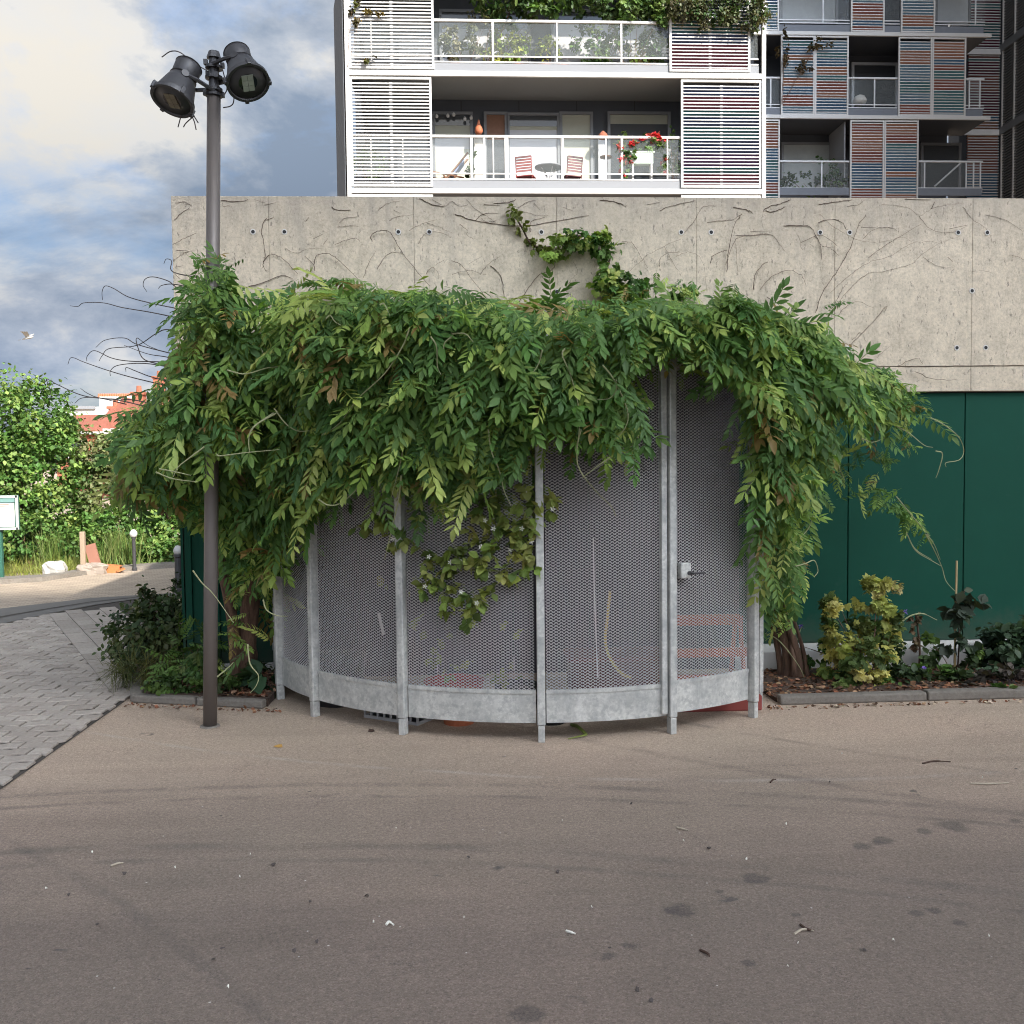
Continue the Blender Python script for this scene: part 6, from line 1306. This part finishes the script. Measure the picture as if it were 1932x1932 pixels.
for i_, (px, w) in enumerate(((16, .12), (6, .05))):
    z = c.z - .135 - .02*i_; b = MB(); b.box((a.x + .07, 13.964, z), (c.x - .07 - w*.3, 13.967, z + .008)); b.build('text_line', M['wood'], sg)
for x in (a.x + .05, a.x + .4):
    b = MB(); b.box((x, 14.0, 0), (x + .05, 14.05, a.z)); b.build('post', M['signgreen'], sg)
def lump(name, c, r, mat, label, cat, seed, amp=.22):
    rg = np.random.default_rng(seed); b = MB(); n, k = 14, 9; vs = []
    for i in range(k):
        ph = math.pi*i/(k-1)
        for j in range(n):
            th = 2*math.pi*j/n; q = 1 + amp*math.sin(3*th + seed)*math.sin(ph)*.6 + rg.uniform(-amp, amp)*.45
            sgn = lambda v, e: math.copysign(abs(v)**e, v)
            vs.append((c[0] + r[0]*q*sgn(math.sin(ph), .6)*sgn(math.cos(th), .7), c[1] + r[1]*q*sgn(math.sin(ph), .6)*sgn(math.sin(th), .7), max(.005, c[2] + r[2]*q*sgn(math.cos(ph), .7))))
    fs = [(i*n+j, i*n+(j+1) % n, (i+1)*n+(j+1) % n, (i+1)*n+j) for i in range(k-1) for j in range(n)]
    b.add(vs, fs); return tag(b.build(name, mat, smooth=False), label, cat)
p = gnd(100, 1089); lump('white_sack', (p.x, p.y + .1, .11), (.16, .13, .11), M['bag'], 'white sack lying at the edge of the garden', 'sack', 4)
p = gnd(170, 1084); lump('rubble_heap', (p.x, p.y + .05, .06), (.2, .14, .10), plain('pale_rubble', (.30, .25, .21), .9), 'pale crumpled heap at the foot of the wooden post', 'heap', 8, .4)
p = gnd(203, 1082); 
oc = empty('orange_heap', (p.x, p.y, 0), 'crushed orange cardboard box at the road edge', 'box')
for i_, (dx, dy, sx_, sy_, sz_, rz, ry) in enumerate(((0, .1, .30, .2, .11, .2, .06), (.17, .06, .12, .16, .02, .5, -.35), (.06, .1, .22, .16, .015, .1, .12))):
    b = MB(); b.cbox((p.x + dx, p.y + dy, .06 if i_ == 0 else .11 if i_ == 2 else .045), (sx_, sy_, sz_), rz=rz, ry=ry); b.build('box_body' if i_ == 0 else 'flap', plain('orange_card', (.40, .15, .05), .8), oc)
a = gnd(158, 1083); wp = empty('wooden_post', (a.x, a.y, 0), 'weathered wooden post with leaning plank at the garden edge', 'post')
b = MB(); b.box((a.x - .035, a.y - .035, 0), (a.x + .035, a.y + .035, at(156, 1003, a.y).z)); b.build('post', plain('grey_wood', (.32, .24, .17), .85, 0, .2), wp, bevel=.01)
b = MB(); b.cbox((a.x + .14, a.y + .05, .22), (.16, .03, .46), ry=RD(-14)); b.build('plank', plain('red_wood', (.28, .13, .09), .85, 0, .2), wp)
# far houses with orange roofs
def house(px0, px1, py_eave, py_ridge, Y, depth, label, chim=(), wall=M['brick'], gable=False):
    a, c = at(px0, py_eave, Y), at(px1, py_eave, Y); zr = at(px0, py_ridge, Y + depth/2).z
    h = empty('house', ((a.x + c.x)/2, Y + depth/2, 0), label, 'house', 'orange-roofed houses behind the garden')
    b = MB(); b.box((a.x, Y, 0), (c.x, Y + depth, a.z)); b.build('wall', wall, h)
    b = MB(); e = .3
    if gable: b.add([(a.x - e, Y - e, a.z - .1), (a.x - e, Y + depth, a.z - .1), (c.x + e, Y - e, a.z - .1), (c.x + e, Y + depth, a.z - .1), ((a.x+c.x)/2, Y - e, zr), ((a.x+c.x)/2, Y + depth, zr)], [(0, 4, 5, 1), (4, 2, 3, 5), (0, 2, 4), (1, 5, 3), (0, 1, 3, 2)])
    else: b.add([(a.x - e, Y - e, a.z - .1), (c.x + e, Y - e, a.z - .1), (c.x + e, Y + depth + e, a.z - .1), (a.x - e, Y + depth + e, a.z - .1), (a.x - e, Y + depth/2, zr), (c.x + e, Y + depth/2, zr)], [(0, 1, 5, 4), (2, 3, 4, 5), (1, 2, 5), (3, 0, 4), (0, 3, 2, 1)])
    rf = b.build('roof', M['roof'], h)
    b = MB(); b.box((a.x - e - .02, Y - e - .1, a.z - .22), (c.x + e + .02, Y - e - .01, a.z - .08)); b.build('gutter', M['white'], h)
    for px, py in chim:
        t_ = at(px, py, Y + depth*.45); b = MB(); b.box((t_.x - .3, t_.y - .3, zr - 1.2), (t_.x + .3, t_.y + .3, t_.z - .5)); b.box((t_.x - .38, t_.y - .38, t_.z - .5), (t_.x + .38, t_.y + .38, t_.z - .35)); b.lathe([(.16, 0), (.13, .35)], 10, Matrix.Translation((t_.x, t_.y, t_.z - .35))); b.build('chimney', M['brick'], rf)
    for k in range(max(1, int((c.x - a.x)/2.2))):
        x = a.x + 1.1 + k*2.2; f = MB(); f.box((x - .45, Y - .05, a.z - 1.9), (x + .45, Y - .003, a.z - .6)); w = f.build('window', M['white'], h); f = MB(); f.box((x - .38, Y - .06, a.z - 1.83), (x + .38, Y - .051, a.z - .67)); f.build('pane', M['glassdark'], w)
house(186, 300, 812, 760, 52, 7, 'orange brick house with tiled roof and tall chimney', [(262, 728), (218, 755)], gable=False)
house(212, 262, 806, 756, 48, 5, 'small gabled orange house in front of the taller roof', gable=True)
house(105, 195, 812, 783, 58, 7, 'low orange-roofed house left of the gable', [(146, 790)])
house(290, 420, 800, 735, 60, 8, 'orange-roofed house hidden behind the wisteria', [(300, 700)])
wb = empty('white_building', (at(170, 760, 95).x, 98, 0), 'white flat-roofed building beyond the orange roofs', 'building')
a, c = at(108, 768, 95), at(195, 768, 95); b = MB(); b.box((a.x, 95, 0), (c.x, 104, a.z)); b.build('wall', M['white'], wb)
a, c = at(180, 747, 95), at(243, 747, 95); b = MB(); b.box((a.x, 96, 0), (c.x, 105, a.z)); b.build('tower', M['white'], wb)
for k in range(14):
    t_ = at(183 + k*4.4, 744, 96.5); b = MB(); b.lathe([(.13, 0), (.10, .35)], 8, Matrix.Translation((t_.x, 97, a.z))); b.build('chimney_pot', M['terracotta'], wb)
a = at(125, 770, 94.9); c = at(180, 764, 94.9); b = MB(); b.box((a.x, 94.7, a.z - .1), (c.x, 94.95, c.z - .1)); b.build('cornice', M['greyrender'], wb)
# one white bird in the air
p = at(52, 638, 30); bd = MB(); s_ = .16
bd.tube([p + Vector((-.16, 0, -.04)), p + Vector((-.05, 0, 0)), p + Vector((.10, 0, .03)), p + Vector((.17, 0, .05))], [.01, .04, .045, .012], 8)
for sg_ in (-1, 1): bd.add([p + Vector((-.05, 0, .02)), p + Vector((.08, 0, .03)), p + Vector((.10, sg_*.25, .16)), p + Vector((-.02, sg_*.45, .14)), p + Vector((-.05, sg_*.22, .12)), p + Vector((-.05, 0, .035)), p + Vector((.08, 0, .045)), p + Vector((.10, sg_*.25, .17))], [(0, 1, 2, 4), (4, 2, 3), (5, 4, 7, 6)])
bd.add([p + Vector((-.15, 0, -.04)), p + Vector((-.27, .05, -.06)), p + Vector((-.27, -.05, -.06))], [(0, 1, 2)])
tag(bd.build('flying_bird', M['bag']), 'small white bird flying in the cloudy sky', 'bird')
